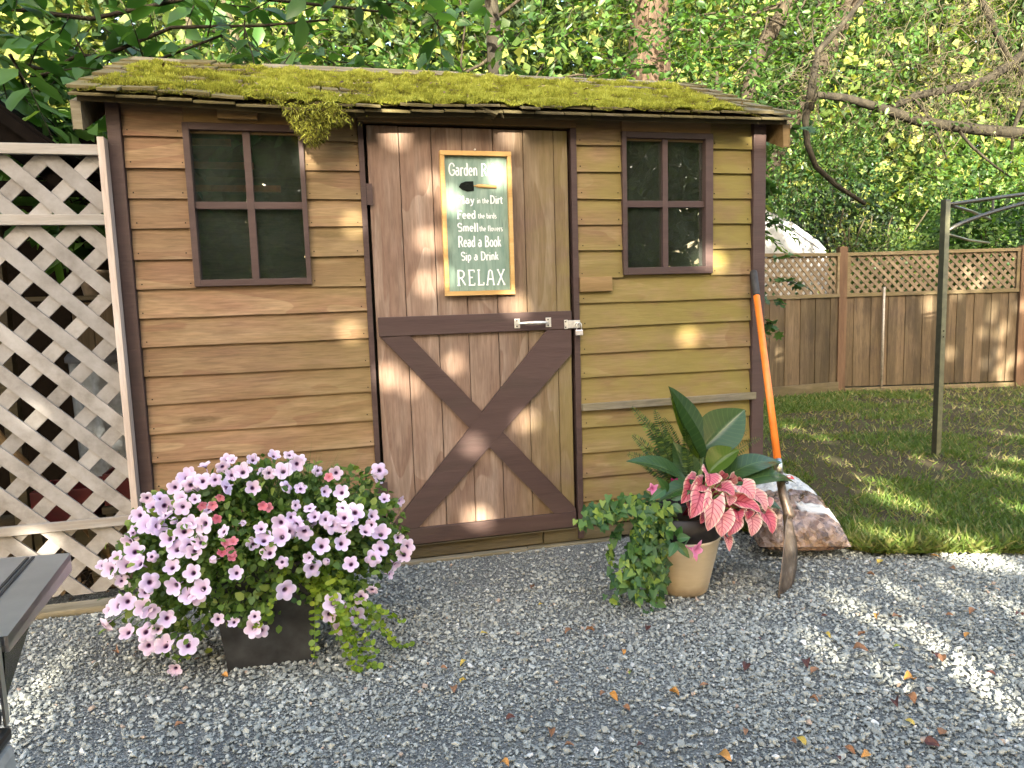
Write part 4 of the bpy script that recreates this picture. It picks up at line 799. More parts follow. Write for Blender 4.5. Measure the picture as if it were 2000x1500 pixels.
for _ in range(26):                              # half hidden blooms deeper in the mound
    u = nrm(A(rng.normal(), -abs(rng.normal())*.5, rng.normal()*.5+.5)); kk = int(rng.integers(6)); V, F4, F3, lr = flowermesh((.6, .2, -.5, .9, 0, -1.6)[kk], 40+kk)
    if u[0] > .1 and u[2] < .35: continue
    mm = np.array(face(PC+u*PR*.93, nrm(u+A(0, -.4, .2)+rng.normal(0, .4, 3)), .024)); XV.append(V@mm[:3, :3].T+mm[:3, 3]); XF4.append(F4+nv); XF3.append(F3+nv); XL_.append(lr); XT.append(np.full(len(V), rng.random())); nv += len(V)
mk('flowers', np.concatenate(XV), [np.concatenate(XF4), np.concatenate(XF3)], PET, pet, {'lr': np.concatenate(XL_), 'tint': np.concatenate(XT)}, None, True)['kind'] = 'stuff'
vb = thing('bedding_plant', 'small coral pink bedding plant flowering in the middle of the petunias', 'plant', (-.93, -.80, .36))
n = 260; p = A(-.96, -.86, .43)+rng.normal(0, .05, (n, 3)); leaves('foliage', p, randdir(n, .3), randdir(n, 1), .025, OVAL, L_PET, vb)
V, F4, F3, lr = flowermesh(.3, 71); o_ = mk('flower', V, [F4, F3], CORM, None, {'lr': lr*.6+.4, 'tint': np.full(len(V), .5)}, None, True); cme = o_.data; bpy.data.objects.remove(o_)
for q in CORAL:
    for _ in range(1): q2 = A(*q)+rng.normal(0, .007, 3); put(cme, vb, q2+A(0, -.015, .01), nrm(CAM-q2+rng.normal(0, .8, 3)), .0165)
og = thing('ornamental_grass', 'fine green ornamental grass rising behind the petunias', 'grass', (-.82, -.58, .34))
n = 900; b = A(-.83, -.70, .40)+rng.normal(0, .035, (n, 3))*A(1.6, .7, .3); d_ = nrm(A(0, -.12, 1)+rng.normal(0, .36, (n, 3))*A(1.4, .5, .3)); leaves('blades', b, d_, randdir(n), .15+.20*rng.random(n)**1.5, BLADE, leafmat('grass_green', [(0, (.03, .07, .02)), (1, (.08, .14, .04))], .3), og, None, .014, False)
L_JEN = leafmat('creeping_jenny_leaves', [(0, (.07, .13, .012)), (.5, (.15, .235, .02)), (1, (.27, .34, .035))], .35, .45)
cj = thing('creeping_jenny', 'yellow green creeping jenny trailing over the right of the black planter', 'plant', (-.72, -.83, .30))
P = []; Al = []; Nn = []; jm = MB()
for k in range(22):
    a = A(rng.uniform(-.84, -.66), -.86+.03*rng.random(), .30+.05*rng.random()); a = a if k % 3 else A(-.70+.03*rng.random(), rng.uniform(-.84, -.6), .30)
    ln = rng.uniform(.12, .42); dx = rng.uniform(.05, .42) if k > 3 else rng.uniform(-.22, .0); T_ = [a]
    for i in range(14):
        s_ = (i+1)/14; z = a[2]+.03*math.sin(PI*min(1, s_*2.2))-ln*s_**1.4*(.9 if k % 2 else 1.1); q = A(a[0]+dx*s_**1.3*.75, a[1]-.06*math.sin(s_*PI/2)-.04*s_, z)
        if q[2] < .012: q = A(q[0]+.01, q[1]-.004, .012+.006*rng.random())
        T_.append(q)
        for sd in (-1, 1): P.append(q); Al.append(A(sd, -.5, .15)+rng.normal(0, .35, 3)); Nn.append(A(0, -.55, .8)+rng.normal(0, .3, 3))
    jm.tube(T_, .0014, 5, .5)
leaves('foliage', P, np.array(Al), np.array(Nn), .0135+.010*rng.random(len(P)), ROUND, L_JEN, cj); jm.build('stems', L_JEN, cj)

# ---------------------------------------------------------------- beige pot with mixed planting
PX, PY = .695, -.675
po = thing('round_pot', 'round beige pot with a black upper band right of the shed door', 'pot', (PX, PY, 0))
w = N('beige_glaze'); o = w.obj(); z = w.n('SeparateXYZ', {0: o}).outputs['Z']; n1 = w.noise(w.mapping(o, (5, 5, 22)), 2, 5, .6)
c = w.mix(n1, (.42, .35, .235), (.54, .46, .33)); w.base(w.mix(w.math('MULTIPLY', w.ramp(z, [(.0, 1.0), (.055, .25), (.08, 0.0)]), w.ramp(w.noise(o, 14, 5), [(.3, .2), (.7, 1.0)])), c, (.16, .11, .06))); w.bump(n1, .2, .002); M['beige'] = w.done(.55, .4)
MB().lathe([(0, 0), (.088, 0), (.098, .010), (.147, .228), (.150, .232), (.150, .240), (.138, .240), (.1, .22)], (PX, PY, 0), 56).build('pot_body', M['beige'], po, True)
MB().lathe([(.137, .236), (.1475, .2405), (.163, .335), (.150, .335), (.142, .30)], (PX, PY, 0), 56).build('upper_band', plain('black_band', (.014, .013, .013), .5, .3), po, True)
MB().lathe([(.0, .312), (.146, .305)], (PX, PY, 0), 40).build('potting_soil', M['soil'], po)
def bigleaf(mb_list, base, tip, width, up, droop=.1, fold=.12, shape='lance', nu=15, nv=9, wave=.0, curl=0.0):
    base, tip, up = A(*base), A(*tip), A(*up); d = tip-base; L = np.linalg.norm(d); d /= L; up = nrm(up-d*(up@d)); rt = np.cross(d, up)
    u = np.linspace(0, 1, nu); v = np.linspace(-1, 1, nv)
    if shape == 'lance': hw = np.sin(PI*np.clip(u, 0, 1)**.75)**.85
    elif shape == 'heart': hw = np.where(u < .22, .86+.64*u, np.cos((u-.22)/.78*PI/2)**.8*1.0); hw[0] = .72
    hw = np.maximum(hw, .012)*width/2
    U, Vv = np.meshgrid(u, v, indexing='ij'); x = Vv*hw[:, None]
    along = U*L - (np.maximum(0, .35-U)*np.abs(Vv)**1.5*L*.9 if shape == 'heart' else 0)
    h = fold*np.abs(Vv)**1.0*hw[:, None]*1.6 + droop*L*np.sin(PI*U)*1.0 + wave*width*np.sin(U*11+Vv*1.5)*np.abs(Vv)**1.5 - curl*L*U**2
    Pt = base+d*along[..., None]+rt*x[..., None]+up*h[..., None]; mb_list.append((Pt, U, Vv))
def buildleaf(Pt, U, Vv, mat, parent, nm='leaf'):
    I = np.arange(U.size).reshape(U.shape); q = np.stack([I[:-1, :-1], I[:-1, 1:], I[1:, 1:], I[1:, :-1]], -1).reshape(-1, 4)
    return mk(nm, Pt.reshape(-1, 3), [q], mat, parent, {'lu': U.ravel(), 'lv': Vv.ravel(), 'tint': np.full(U.size, rng.random())}, None, True)
def veined(name, body, dark, vein, edge=None, k=9.0, rough=.3, veinw=.10, transl=.25, sidew=.5):
    w = N(name); u = w.attr('lu'); v = w.math('ABSOLUTE', w.attr('lv')); t = w.attr('tint')
    sv = w.math('ABSOLUTE', w.math('SUBTRACT', w.math('FRACT', w.math('SUBTRACT', w.math('MULTIPLY', u, k), w.math('MULTIPLY', v, 2.0))), .5))
    side = w.math('MULTIPLY', w.ramp(sv, [(.0, 1.0), (.16, 0.0)]), sidew); mid = w.ramp(v, [(0, 1.0), (veinw, 0.0)])
    c = w.mix(w.math('MULTIPLY_ADD', w.noise(w.obj(), 18, 4), .8, w.math('MULTIPLY', t, .3), clamp=True), dark, body)
    if edge: c = w.mix(w.ramp(v, [(.72, 0.0), (.93, .85), (1, 1.0)]), c, edge)
    c = w.mix(w.math('MAXIMUM', mid, side), c, vein); w.base(c); w.bump(side, .25, .002); w.done(rough, .5)
    tr = w.n('BsdfTranslucent', {'Color': w.mix(1.0, c, (1.5, 1.5, .8), 'MULTIPLY')}); mx = w.n('MixShader', {0: transl, 1: w.b.outputs[0], 2: tr.outputs[0]}); w.t.links.new(mx.outputs[0], w.out.inputs[0]); return w.m
PHI = veined('philodendron_leaf', (.050, .10, .034), (.022, .055, .018), (.10, .16, .045), None, 12, .27, .035, .18, .25)
PHIY = veined('young_philodendron_leaf', (.10, .17, .02), (.06, .12, .018), (.16, .22, .05), None, 12, .28, .05, .4, .25)
ph = thing('philodendron', 'tall philodendron with broad glossy dark leaves in the beige pot', 'plant', (PX+.04, PY+.03, .31))
LL = []
bigleaf(LL, (.845, -.545, .505), (.685, -.575, .825), .17, (.75, -.55, .35), -.04, .55, 'lance'); LL1 = LL[-1]
bigleaf(LL, (.868, -.53, .545), (1.055, -.545, .70), .185, (-.45, -.8, .35), .03, .25, 'lance')
bigleaf(LL, (.855, -.60, .455), (.985, -.62, .545), .115, (-.5, -.55, .6), .08, .5, 'lance')
bigleaf(LL, (.74, -.63, .435), (.485, -.60, .535), .115, (.15, -.45, 1), .10, .15, 'lance')
bigleaf(LL, (.78, -.72, .42), (.56, -.74, .40), .12, (0, -.3, 1), .16, .1, 'lance')
bigleaf(LL, (.90, -.62, .425), (1.20, -.60, .47), .115, (0, -.5, 1), .14, .1, 'lance')
bigleaf(LL, (.93, -.68, .415), (1.255, -.63, .375), .125, (0, -.35, 1), .14, .1, 'lance')
bigleaf(LL, (.80, -.55, .40), (.73, -.52, .58), .12, (0, -1, .3), .03, .3, 'lance')
bigleaf(LL, (.87, -.50, .40), (.98, -.42, .56), .11, (-.3, -1, .3), .03, .3, 'lance')
bigleaf(LL, (.96, -.66, .36), (1.13, -.70, .30), .09, (0, -.6, 1), .1, .1, 'lance')
for k, l in enumerate(LL): buildleaf(*l, PHIY if k == 2 else PHI, ph)
bigleaf(LL, (.835, -.556, .50), (.690, -.580, .79), .055, (.5, -.8, .1), -.05, .2, 'lance'); buildleaf(*LL[-1], PHIY, ph)
m = MB()
for l in LL[:10]: b = l[0][0, 4]; m.tube([A(PX+.08+rng.normal(0, .015), PY+.06, .31), (A(PX+.10, PY+.06, .31)+b)/2, b], [.008, .007, .005], 8)
m.build('stalks', PHIY, ph, True)
fe = thing('fern', 'feathery sword fern behind the philodendron in the beige pot', 'fern', (PX+.02, PY+.09, .31))
L_FERN = leafmat('fern_leaflets', [(0, (.02, .05, .014)), (.6, (.045, .095, .02)), (1, (.13, .19, .03))], .3, .5)
P = []; Al = []; Nn = []; Sz = []; fm = MB()
FR = [(.56, .735), (.60, .70), (.655, .72), (.64, .66), (.70, .68), (.72, .62), (.555, .62), (.53, .545), (.60, .56), (.66, .60), (1.10, .60), (1.16, .56), (1.04, .52), (1.0, .56), (.95, .60), (.76, .66)]
for k, (x, z) in enumerate(FR):
    a = A(PX+.08+.02*rng.normal(), PY+.12, .32); b = A(x, -.50+.03*rng.normal(), z); mid_ = (a+b)/2+A(0, .01, .07); ts = np.linspace(0, 1, 36)[:, None]; C_ = (1-ts)**2*a+2*ts*(1-ts)*mid_+ts**2*b; fm.tube(C_[::5], .0016, 5, .4)
    T_ = nrm(np.gradient(C_, axis=0)); sd = nrm(np.cross(T_, A(.2, -1, .2)))
    for i in range(5, 36):
        for s_ in (-1, 1): P.append(C_[i]); Al.append(sd[i]*s_+T_[i]*.25); Nn.append(A(.2, -1, .4)+rng.normal(0, .2, 3)); Sz.append(.031*math.sin(PI*(i/36)**.8)**.7+.006)
leaves('fronds', P, np.array(Al), np.array(Nn), np.array(Sz), RHOMB, L_FERN, fe, None, .42); fm.build('stems', L_FERN, fe)
CAL = veined('caladium_leaf', (.56, .075, .135), (.55, .20, .21), (.24, .004, .03), (.68, .52, .38), 6, .5, .14, .22, .95)
CAL2 = veined('pale_caladium_leaf', (.62, .20, .23), (.68, .36, .32), (.32, .015, .05), (.72, .60, .46), 6, .5, .10, .22, .9)
ca = thing('caladium', 'pink caladium with red veined heart leaves over the beige pot front', 'plant', (PX+.12, PY-.06, .32))
def onpx(u, v, y): 
    d = _f+RX*((u-1000)/1396)+DN*((v-750)/1396); return CAM+d*((y-CAM[1])/d[1])
CL = [(720, 225, 728, 340, 42, -.80, 0), (640, 420, 565, 650, 38, -.84, 0), (765, 480, 722, 780, 38, -.86, 1), (840, 370, 975, 425, 40, -.80, 0), (1040, 350, 1165, 460, 42, -.80, 1), (1170, 430, 1290, 580, 34, -.77, 1), (1000, 495, 1235, 585, 34, -.81, 0),
      (845, 620, 850, 835, 42, -.87, 1), (1135, 650, 1150, 830, 33, -.81, 1), (1265, 620, 1355, 805, 34, -.76, 0), (975, 660, 925, 825, 30, -.85, 0), (905, 850, 925, 975, 16, -.84, 1), (540, 330, 468, 510, 32, -.78, 0), (545, 530, 548, 655, 24, -.79, 0),
      (935, 290, 985, 225, 22, -.74, 1), (1030, 300, 1080, 300, 22, -.73, 0), (595, 275, 530, 265, 26, -.74, 0), (850, 260, 890, 210, 18, -.74, 0), (1280, 470, 1325, 545, 22, -.74, 1), (1000, 600, 1020, 690, 26, -.83, 0), (660, 330, 560, 380, 34, -.79, 0), (700, 620, 650, 700, 26, -.82, 0), (910, 440, 930, 530, 26, -.80, 1), (1090, 590, 1110, 660, 24, -.79, 0)]
cs = MB()
for bu, bv, tu, tv, wpx, y, pale in CL:
    l = []; q0 = onpx(1240+bu/5, 880+bv/5, y+.02); q1 = onpx(1240+tu/5, 880+tv/5, y-.03); wd_ = wpx/520.0
    bigleaf(l, q0, q1, wd_*1.12, (rng.normal(0, .25), -.9, .75+rng.normal(0, .2)), .10, .20, 'heart', 17, 13, .05, .10); buildleaf(*l[0], (CAL, CAL2)[pale], ca)
    b = l[0][0][3, 6]; cs.tube([A(PX+.05+.04*rng.normal(), PY, .31), (A(PX+.08, PY, .33)+b)/2+A(0, 0, .04), b+A(0, .006, 0)], .0028, 6)
cs.build('stalks', CAL, ca, True)
iv = thing('ivy', 'green ivy cascading down the left side of the beige pot', 'ivy', (PX-.14, PY-.05, .30))
L_IVY = leafmat('ivy_leaves', [(0, (.02, .062, .02)), (.5, (.055, .135, .03)), (.8, (.12, .21, .03)), (1, (.22, .30, .045))], .3, .4)
P = []; Al = []; Nn = []; im = MB()
for k in range(26):
    a = A(PX-.125+.035*rng.normal(), PY-.06+.04*rng.normal(), .355+.025*rng.normal()); dx = rng.uniform(-.15, -.04); T_ = [a]; ln = rng.uniform(.15, .38); 
    if k < 6: dx, ln = rng.uniform(-.30, -.20), rng.uniform(-.10, .02)
    for i in range(13):
        s_ = (i+1)/13; q = A(a[0]+dx*min(1, s_*1.6)**.8 + (0 if k > 8 or k < 6 else -.09*s_**3), a[1]-.05*s_+.02*math.sin(6*s_+k), a[2]+.03*math.sin(PI*min(1, s_*2))-ln*s_**1.2)
        if q[2] < .015: q[2] = .015+.012*rng.random()
        rr = math.hypot(q[0]-PX, q[1]-PY); lim = .098+.16*max(q[2], 0)+.012
        if rr < lim and q[2] < .33: q = A(PX+(q[0]-PX)/rr*lim, PY+(q[1]-PY)/rr*lim, q[2])
        T_.append(q); P.append(q); Al.append(A(rng.normal(0, .7), -.45, -.75)+rng.normal(0, .25, 3)); Nn.append(A(-.25, -1, .55)+rng.normal(0, .3, 3))
        P.append(q+rng.normal(0, .014, 3)); Al.append(A(rng.normal(0, .7), -.45, -.75)); Nn.append(A(-.2, -1, .6)+rng.normal(0, .3, 3))
    im.tube(T_, .0016, 5, .4)
P = np.array(P); P[:, 2] = np.maximum(P[:, 2], .012)
leaves('leaf_cover', P, np.array(Al), np.array(Nn), .020+.022*rng.random(len(P)), IVY, L_IVY, iv); im.build('stems', L_IVY, iv)
mv = thing('mandevilla', 'mandevilla with pink trumpet flowers among the ivy of the beige pot', 'plant', (PX-.08, PY-.08, .32))
V, F4, F3, lr = flowermesh(-.2, 91); lob = 1; th = np.arctan2(V[:, 1], V[:, 0]); rr = np.hypot(V[:, 0], V[:, 1]); V[:, :2] *= (1-.38*np.abs(np.sin(2.5*th))*np.clip(rr, 0, 1)**1.5)[:, None]; V[:, 2] *= 1.5
PNK = petal('mandevilla_petals', (.80, .24, .44), (.82, .30, .50), (.84, .42, .58), (.75, .35, .4), (.78, .22, .42)); o_ = mk('flower', V, [F4, F3], PNK, None, {'lr': lr*.6+.4, 'tint': np.full(len(V), .5)}, None, True); vme = o_.data; bpy.data.objects.remove(o_)
RED_ = petal('wine_petals', (.20, .01, .06), (.26, .015, .08), (.3, .02, .1), (.1, .0, .03), (.2, .01, .06)); o_ = mk('flower', V, [F4, F3], RED_, None, {'lr': lr*.6+.4, 'tint': np.full(len(V), .5)}, None, True); rme = o_.data; bpy.data.objects.remove(o_)
q = onpx(1363, 1077, -.90); put(vme, mv, q, (.55, -.8, -.15), .046); m = MB().tube([q-nrm(A(.75, -.6, -.25))*.055, (q+A(PX-.08, PY-.13, .25))/2+A(0, 0, .03), A(PX-.09, PY-.12, .30)], .0035, 6); m.build('stem', L_IVY, mv)
put(vme, mv, onpx(1276, 955, -.74), (-.3, -.9, .2), .026); put(rme, mv, onpx(1318, 943, -.70), (0, -.9, .3), .024)
P = []; 
MVL = veined('mandevilla_leaf', (.05, .13, .03), (.03, .09, .022), (.10, .19, .05), None, 10, .3, .06, .3, .2)
for a, b, y in (((1320, 1060), (1308, 1085), -.87), ((1322, 1052), (1345, 1050), -.87), ((1318, 1058), (1343, 1086), -.86), ((1315, 1050), (1300, 1040), -.85), ((1325, 1050), (1330, 1030), -.85), ((1300, 955), (1272, 975), -.76), ((1305, 960), (1285, 935), -.74), ((1310, 975), (1345, 960), -.76), ((1312, 985), (1330, 1000), -.78)):
    l = []; p0, p1 = onpx(*a, y), onpx(*b, y-.03); bigleaf(l, p0, p0+(p1-p0)*1.15, .034, (rng.normal(0, .3), -1, .5), .06, .2, 'lance'); buildleaf(*l[0], MVL, mv)
# moss stone behind the pot
def rock(c, s, seed, mat):
    r = np.random.default_rng(seed); import bmesh as _b
    b = _b.new(); _b.ops.create_icosphere(b, subdivisions=3, radius=1.0); V = np.array([v.co[:] for v in b.verts]); F = np.array([[q.index for q in f.verts] for f in b.faces]); b.free()
    V = np.sign(V)*np.abs(V)**.7; V *= (1+.12*(Noise2(seed)(V[:, 0]*2+5, V[:, 1]*2+V[:, 2]*3, 3)-.5))[:, None]*np.asarray(s); return mk('stone_block', V+np.asarray(c), [F], mat, None, {'tint': np.full(len(V), .5)}, None, True)
w = N('mossy_stone'); o = w.obj(); n1 = w.noise(o, 16, 6, .65); w.base(w.ramp(n1, [(.3, (.06, .06, .035)), (.55, (.14, .13, .08)), (.75, (.10, .12, .04))])); w.bump(n1, .7, .01); M['mossy'] = w.done(.9, .2)
tag(rock((1.06, -.16, .03), (.10, .075, .065), 5, M['mossy']), 'mossy stone block under the shed behind the beige pot', 'stone')

# ---------------------------------------------------------------- shovel leaning on the corner
sv = thing('shovel', 'long handled shovel with bright orange shaft leaning on the shed corner', 'shovel', (1.01, -.868, 0))
T0 = A(1.412, -.045, 1.30); Fe = A(1.186, -.60, .440); ax = nrm(Fe-T0)
hl = np.linalg.norm(Fe-T0); g1 = T0+ax*.15
MB().tube([T0, T0+ax*.004, T0+ax*.012, g1-ax*.01, g1], [.012, .0165, .018, .0175, .0165], 20).build('grip', plain('dark_rubber', (.035, .033, .030), .6, .3, 0, .3, 40), sv, True)
MB().tube([g1, Fe-ax*.04], .0158, 24).build('shaft', plain('orange_fibreglass', (.80, .20, .025), .36, .5, 0, .16, 24, .05), sv, True)
MB().tube([Fe-ax*.045, Fe+ax*.015], .0172, 24).build('ferrule', M['steel'], sv, True)
nk = A(1.185, -.685, .255); tip = A(1.01, -.868, .0)
ts = np.linspace(0, 1, 12)[:, None]; a0, a1, a2 = Fe+ax*.012, Fe+ax*.13, nk; C_ = (1-ts)**2*a0+2*ts*(1-ts)*a1+ts**2*a2
w = N('worn_steel'); o = w.obj(); n1 = w.noise(o, 22, 6, .65); w.base(w.ramp(n1, [(.3, (.05, .035, .025)), (.55, (.16, .12, .09)), (.75, (.30, .26, .22))])); w.bump(n1, .3, .002); M['worn'] = w.done(.42, .5, .55)
MB().tube(C_, np.linspace(.016, .021, 12), 16).build('socket', M['worn'], sv, True)
bd = nrm(tip-nk); vd = nrm((tip+nk)/2-CAM); wv = nrm(vd-bd*(vd@bd)); nv_ = np.cross(bd, wv); an = math.radians(17); wv, nv_ = wv*math.cos(an)+nv_*math.sin(an), nv_*math.cos(an)-wv*math.sin(an)
G = []; Lb = np.linalg.norm(tip-nk)+.02
for u in np.linspace(-.02, 1, 22):
    hwid = .095*min(1, max(.22, (u+.10)*3.2)) if u < .25 else .098*math.cos(max(0, (u-.45)/.55)*PI/2)**.7+.002
    G.append([nk+bd*u*Lb+wv*v*hwid+nv_*(.030*(v*v-1)*(1-.8*u)+.02*math.sin(u*PI)+.0) for v in np.linspace(-1, 1, 13)])
G = np.array(G); m = MB(); m.grid(G); o_ = m.build('blade', M['worn'], sv, True); sd = o_.modifiers.new('thickness', 'SOLIDIFY'); sd.thickness = .003

# ---------------------------------------------------------------- bag of bark
bgc = A(1.46, -.235, .062); yw = math.radians(-18); ex, ey = A(math.cos(yw), math.sin(yw), 0), A(-math.sin(yw), math.cos(yw), 0)
HX_, HY_, HZ_ = .20, .34, .075
nu, nv = 60, 90; uu, vv = np.meshgrid(np.linspace(-1, 1, nu), np.linspace(-1, 1, nv)); BN = Noise2(12)
hh = (np.clip(1-np.abs(uu)**3.2, 0, 1)**.55)*(np.clip(1-np.abs(vv)**3.5, 0, 1)**.55)
prof = (.72-.34*vv)                                 # fatter towards the viewer
zt = hh*prof*HZ_*2.1*(1+.22*(BN(uu*2.2, vv*3, 3)-.5)) + .010*np.sin(9*(BN(uu*1.5+4, vv*2, 2))*6.28)*hh**.3*.6 + .012*(BN(uu*7, vv*9, 2)-.5)
zb = -hh*.065-.0
ins = 1-.05*(1-np.abs(vv)); 
def bagp(z): return bgc+ex*(uu*HX_*(1-.18*np.clip(vv, 0, 1)**2))[..., None]+ey*(vv*HY_)[..., None]+A(0, 0, 1)*(z+.15*((vv+1)/2)**1.2)[..., None]
TP, BT = bagp(np.maximum(zt, zb+.002)), bagp(zb)
w = N('printed_plastic'); lu, lv = w.attr('lu'), w.attr('lv'); o = w.obj()
bark_n = w.n('TexVoronoi', {'Vector': o, 'Scale': 48.0}); bc = w.ramp(w.n('SeparateColor', {0: bark_n.outputs['Color']}).outputs[0], [(0, (.05, .025, .014)), (.5, (.15, .085, .05)), (1, (.30, .21, .15))])
haze_ = w.ramp(w.noise(o, 9, 5, .6), [(.50, 0.0), (.74, .6)]); bc = w.mix(haze_, bc, (.48, .41, .40))
edge_ = w.ramp(w.math('ADD', lv, w.math('MULTIPLY', w.noise(o, 6, 3), .25)), [(.0, 0.0), (.03, 1.0)]); wht = w.mix(w.noise(o, 5, 3), (.46, .48, .47), (.60, .60, .56))
band = w.ramp(w.math('ABSOLUTE', w.math('ADD', lv, .62)), [(.09, .85), (.13, 0.0)]); bc = w.mix(w.math('MULTIPLY', band, w.ramp(lu, [(.5, 0.0), (.55, 1.0)])), bc, (.62, .62, .58))
w.base(w.mix(edge_, bc, wht)); w.bump(w.math('ADD', w.noise(o, 22, 5, .6, 1.2), w.math('MULTIPLY', w.noise(o, 8, 3, .6, 2.0), 1.5)), .8, .014); w.done(.16, .6)
bag = thing('bark_bag', 'half clear plastic bag of bark mulch lying at the lawn edge behind the shovel', 'bag', bgc*A(1, 1, 0))
I = np.arange(uu.size).reshape(uu.shape); q = np.stack([I[:-1, :-1], I[:-1, 1:], I[1:, 1:], I[1:, :-1]], -1).reshape(-1, 4); V = np.concatenate([TP.reshape(-1, 3), BT.reshape(-1, 3)]); V[:, 2] = np.maximum(V[:, 2], .012)
mk('bag_body', V, [q, q[:, ::-1]+uu.size], w.m, bag, {'lu': np.tile((uu.ravel()+1)/2, 2), 'lv': np.tile(vv.ravel(), 2)}, None, True)
def onbag(u, v):
    i = (u+1)/2*(nu-1); j = (v+1)/2*(nv-1); i0, j0 = int(min(max(i, 0), nu-2)), int(min(max(j, 0), nv-2)); fi, fj = i-i0, j-j0
    return (TP[j0, i0]*(1-fi)+TP[j0, i0+1]*fi)*(1-fj)+(TP[j0+1, i0]*(1-fi)+TP[j0+1, i0+1]*fi)*fj+A(0, 0, .0025)
m = MB(); m.grid([[onbag(.36+.20*a, .46+.13*b) for a in np.linspace(0, 1, 6)] for b in np.linspace(0, 1, 6)]); rp = plain('red_print', (.55, .04, .03), .3); m.build('red_emblem', rp, bag, True)
m = MB(); m.grid([[onbag(.42+.08*a, .50+.05*b)+A(0, 0, .0012) for a in np.linspace(0, 1, 4)] for b in np.linspace(0, 1, 4)]); m.build('emblem_mark', M['white'], bag, True)
tm = MB()
for ch, u0 in (('5', .02), ('0', .16)):
    for ln in GL[ch][1]: tm.tube([onbag(u0+px*.22, .20+pz*.11)+A(0, 0, .0005) for px, pz in ln], .0028, 5)
tm.build('lettering', plain('black_print', (.015, .015, .015), .4), bag)
m = MB(); m.grid([[onbag(-.60+.34*a, .62+.12*b) for a in np.linspace(0, 1, 8)] for b in np.linspace(0, 1, 4)]); m.build('red_print_patch', rp, bag, True)

# ---------------------------------------------------------------- fence, pipe, gazebo, tent
FD = nrm(A(2.03, -.45, 0)); FP1 = A(4.97, 3.75, 0); FP2 = A(7.0, 3.30, 0)
def fence_panel(name, label, a, b, nb, with_kick=False):
    t = thing(name, label, 'fence', (a+b)/2, 'panels of the wooden fence'); d = nrm(b-a); L = np.linalg.norm(b-a); n_ = A(d[1], -d[0], 0)
    def bx(mb, s0, s1, y0, y1, z0, z1, tint=None):
        mb.obox(a+d*(s0+s1)/2+n_*(y0+y1)/2+A(0, 0, (z0+z1)/2), [d, n_, A(0, 0, 1)], ((s1-s0)/2, abs(y1-y0)/2, (z1-z0)/2), tint)
    m = MB(); wd_ = L/nb
    for k in range(nb): bx(m, k*wd_-.003, (k+1)*wd_+.002, -.008+(k % 2)*.009, .004+(k % 2)*.009, .10, 1.118)
    m.build('boards', M['fence'], t, bevel=.002)
    m = MB(); bx(m, 0, L, -.02, .034, 1.119, 1.160); m.build('rail', M['fence_rail'], t, bevel=.002)
    m = MB(); bx(m, 0, L, -.02, .036, 1.575, 1.612); m.build('rail', M['fence_rail'], t, bevel=.002)
    m = MB(); bx(m, .0, .035, -.016, .03, 1.1605, 1.5745); m.build('stile', M['fence_rail'], t); m = MB(); bx(m, L-.035, L, -.016, .03, 1.1605, 1.5745); m.build('stile', M['fence_rail'], t)
    lattice('lattice', .036, L-.036, 1.1605, 1.5745, -.006, .034, .102, .007, M['lath_f'], t, a, d)
    m = MB(); 
    if with_kick: bx(m, -.1, L-.01, .03, .052, .02, .165)
    else: bx(m, 0, L, -.01, .03, .02, .085)
    m.build('kick_board', M['darkwood'] if with_kick else M['fence_rail'], t, bevel=.002)
def fpost(p, label, h=1.67):
    t = thing('fence_post', label, 'fence post', p, 'posts of the wooden fence'); m = MB(); n_ = A(FD[1], -FD[0], 0)
    m.obox(p+A(0, 0, h/2), [FD, n_, A(0, 0, 1)], (.046, .046, h/2)); m.obox(p+A(0, 0, h+.006), [FD, n_, A(0, 0, 1)], (.038, .038, .006)); m.build('post', M['fence_post'], t, bevel=.003)
A0 = A(3.05, 3.56, 0); dA = nrm(FP1-A0)
fence_panel('wooden_fence', 'fence panel with dark kick board between the shed and the first post', A0, FP1-dA*.05, 18, True)
fence_panel('wooden_fence', 'fence panel behind the gazebo post with a pipe standing against it', FP1+FD*.05, FP2-FD*.05, 20)
fence_panel('wooden_fence', 'fence panel cut off by the right edge of the photo', FP2+FD*.05, FP2+FD*2.0, 20)
fpost(FP1, 'reddish fence post left of the gazebo post'); fpost(FP2, 'sunlit fence post at the right edge', 1.625)
fn = A(FD[1], -FD[0], 0); q0 = A(5.427, 3.648, 0)+fn*.045
tag(MB().tube([q0+A(0, 0, .08), q0+A(0, 0, 1.22)], .013, 10).build('metal_pipe', plain('galvanised_pipe', (.30, .27, .22), .5, .4, .3), None, True), 'thin grey pipe standing upright against the fence boards', 'pipe')
gz = thing('gazebo_frame', 'dark metal gazebo frame with arched top standing on the lawn', 'gazebo', (3.37, .77, 0))
GP = A(3.37, .77, 0); ga = math.radians(3); e1, e2 = A(math.cos(ga), math.sin(ga), 0), A(-math.sin(ga), math.cos(ga), 0)
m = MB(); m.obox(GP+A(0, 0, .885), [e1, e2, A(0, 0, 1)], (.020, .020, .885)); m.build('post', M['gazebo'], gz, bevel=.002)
m = MB(); m.obox(GP-e2*.0215+A(0, 0, .885), [e1, e2, A(0, 0, 1)], (.0195, .0012, .87)); m.build('post_lit_face', M['gazebo_pale'], gz)  # paler strip painting the lit side of the dark post
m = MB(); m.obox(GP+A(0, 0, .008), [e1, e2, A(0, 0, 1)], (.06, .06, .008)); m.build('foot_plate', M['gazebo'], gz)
m = MB()
for z in (.86, .90): m.obox(GP-e2*.024+A(0, 0, z), [e1, e2, A(0, 0, 1)], (.004, .002, .004))
m.build('screw', M['dark'], gz)
gd = nrm(A(1, .02, 0)); s_ = np.linspace(0, 2.4, 25)
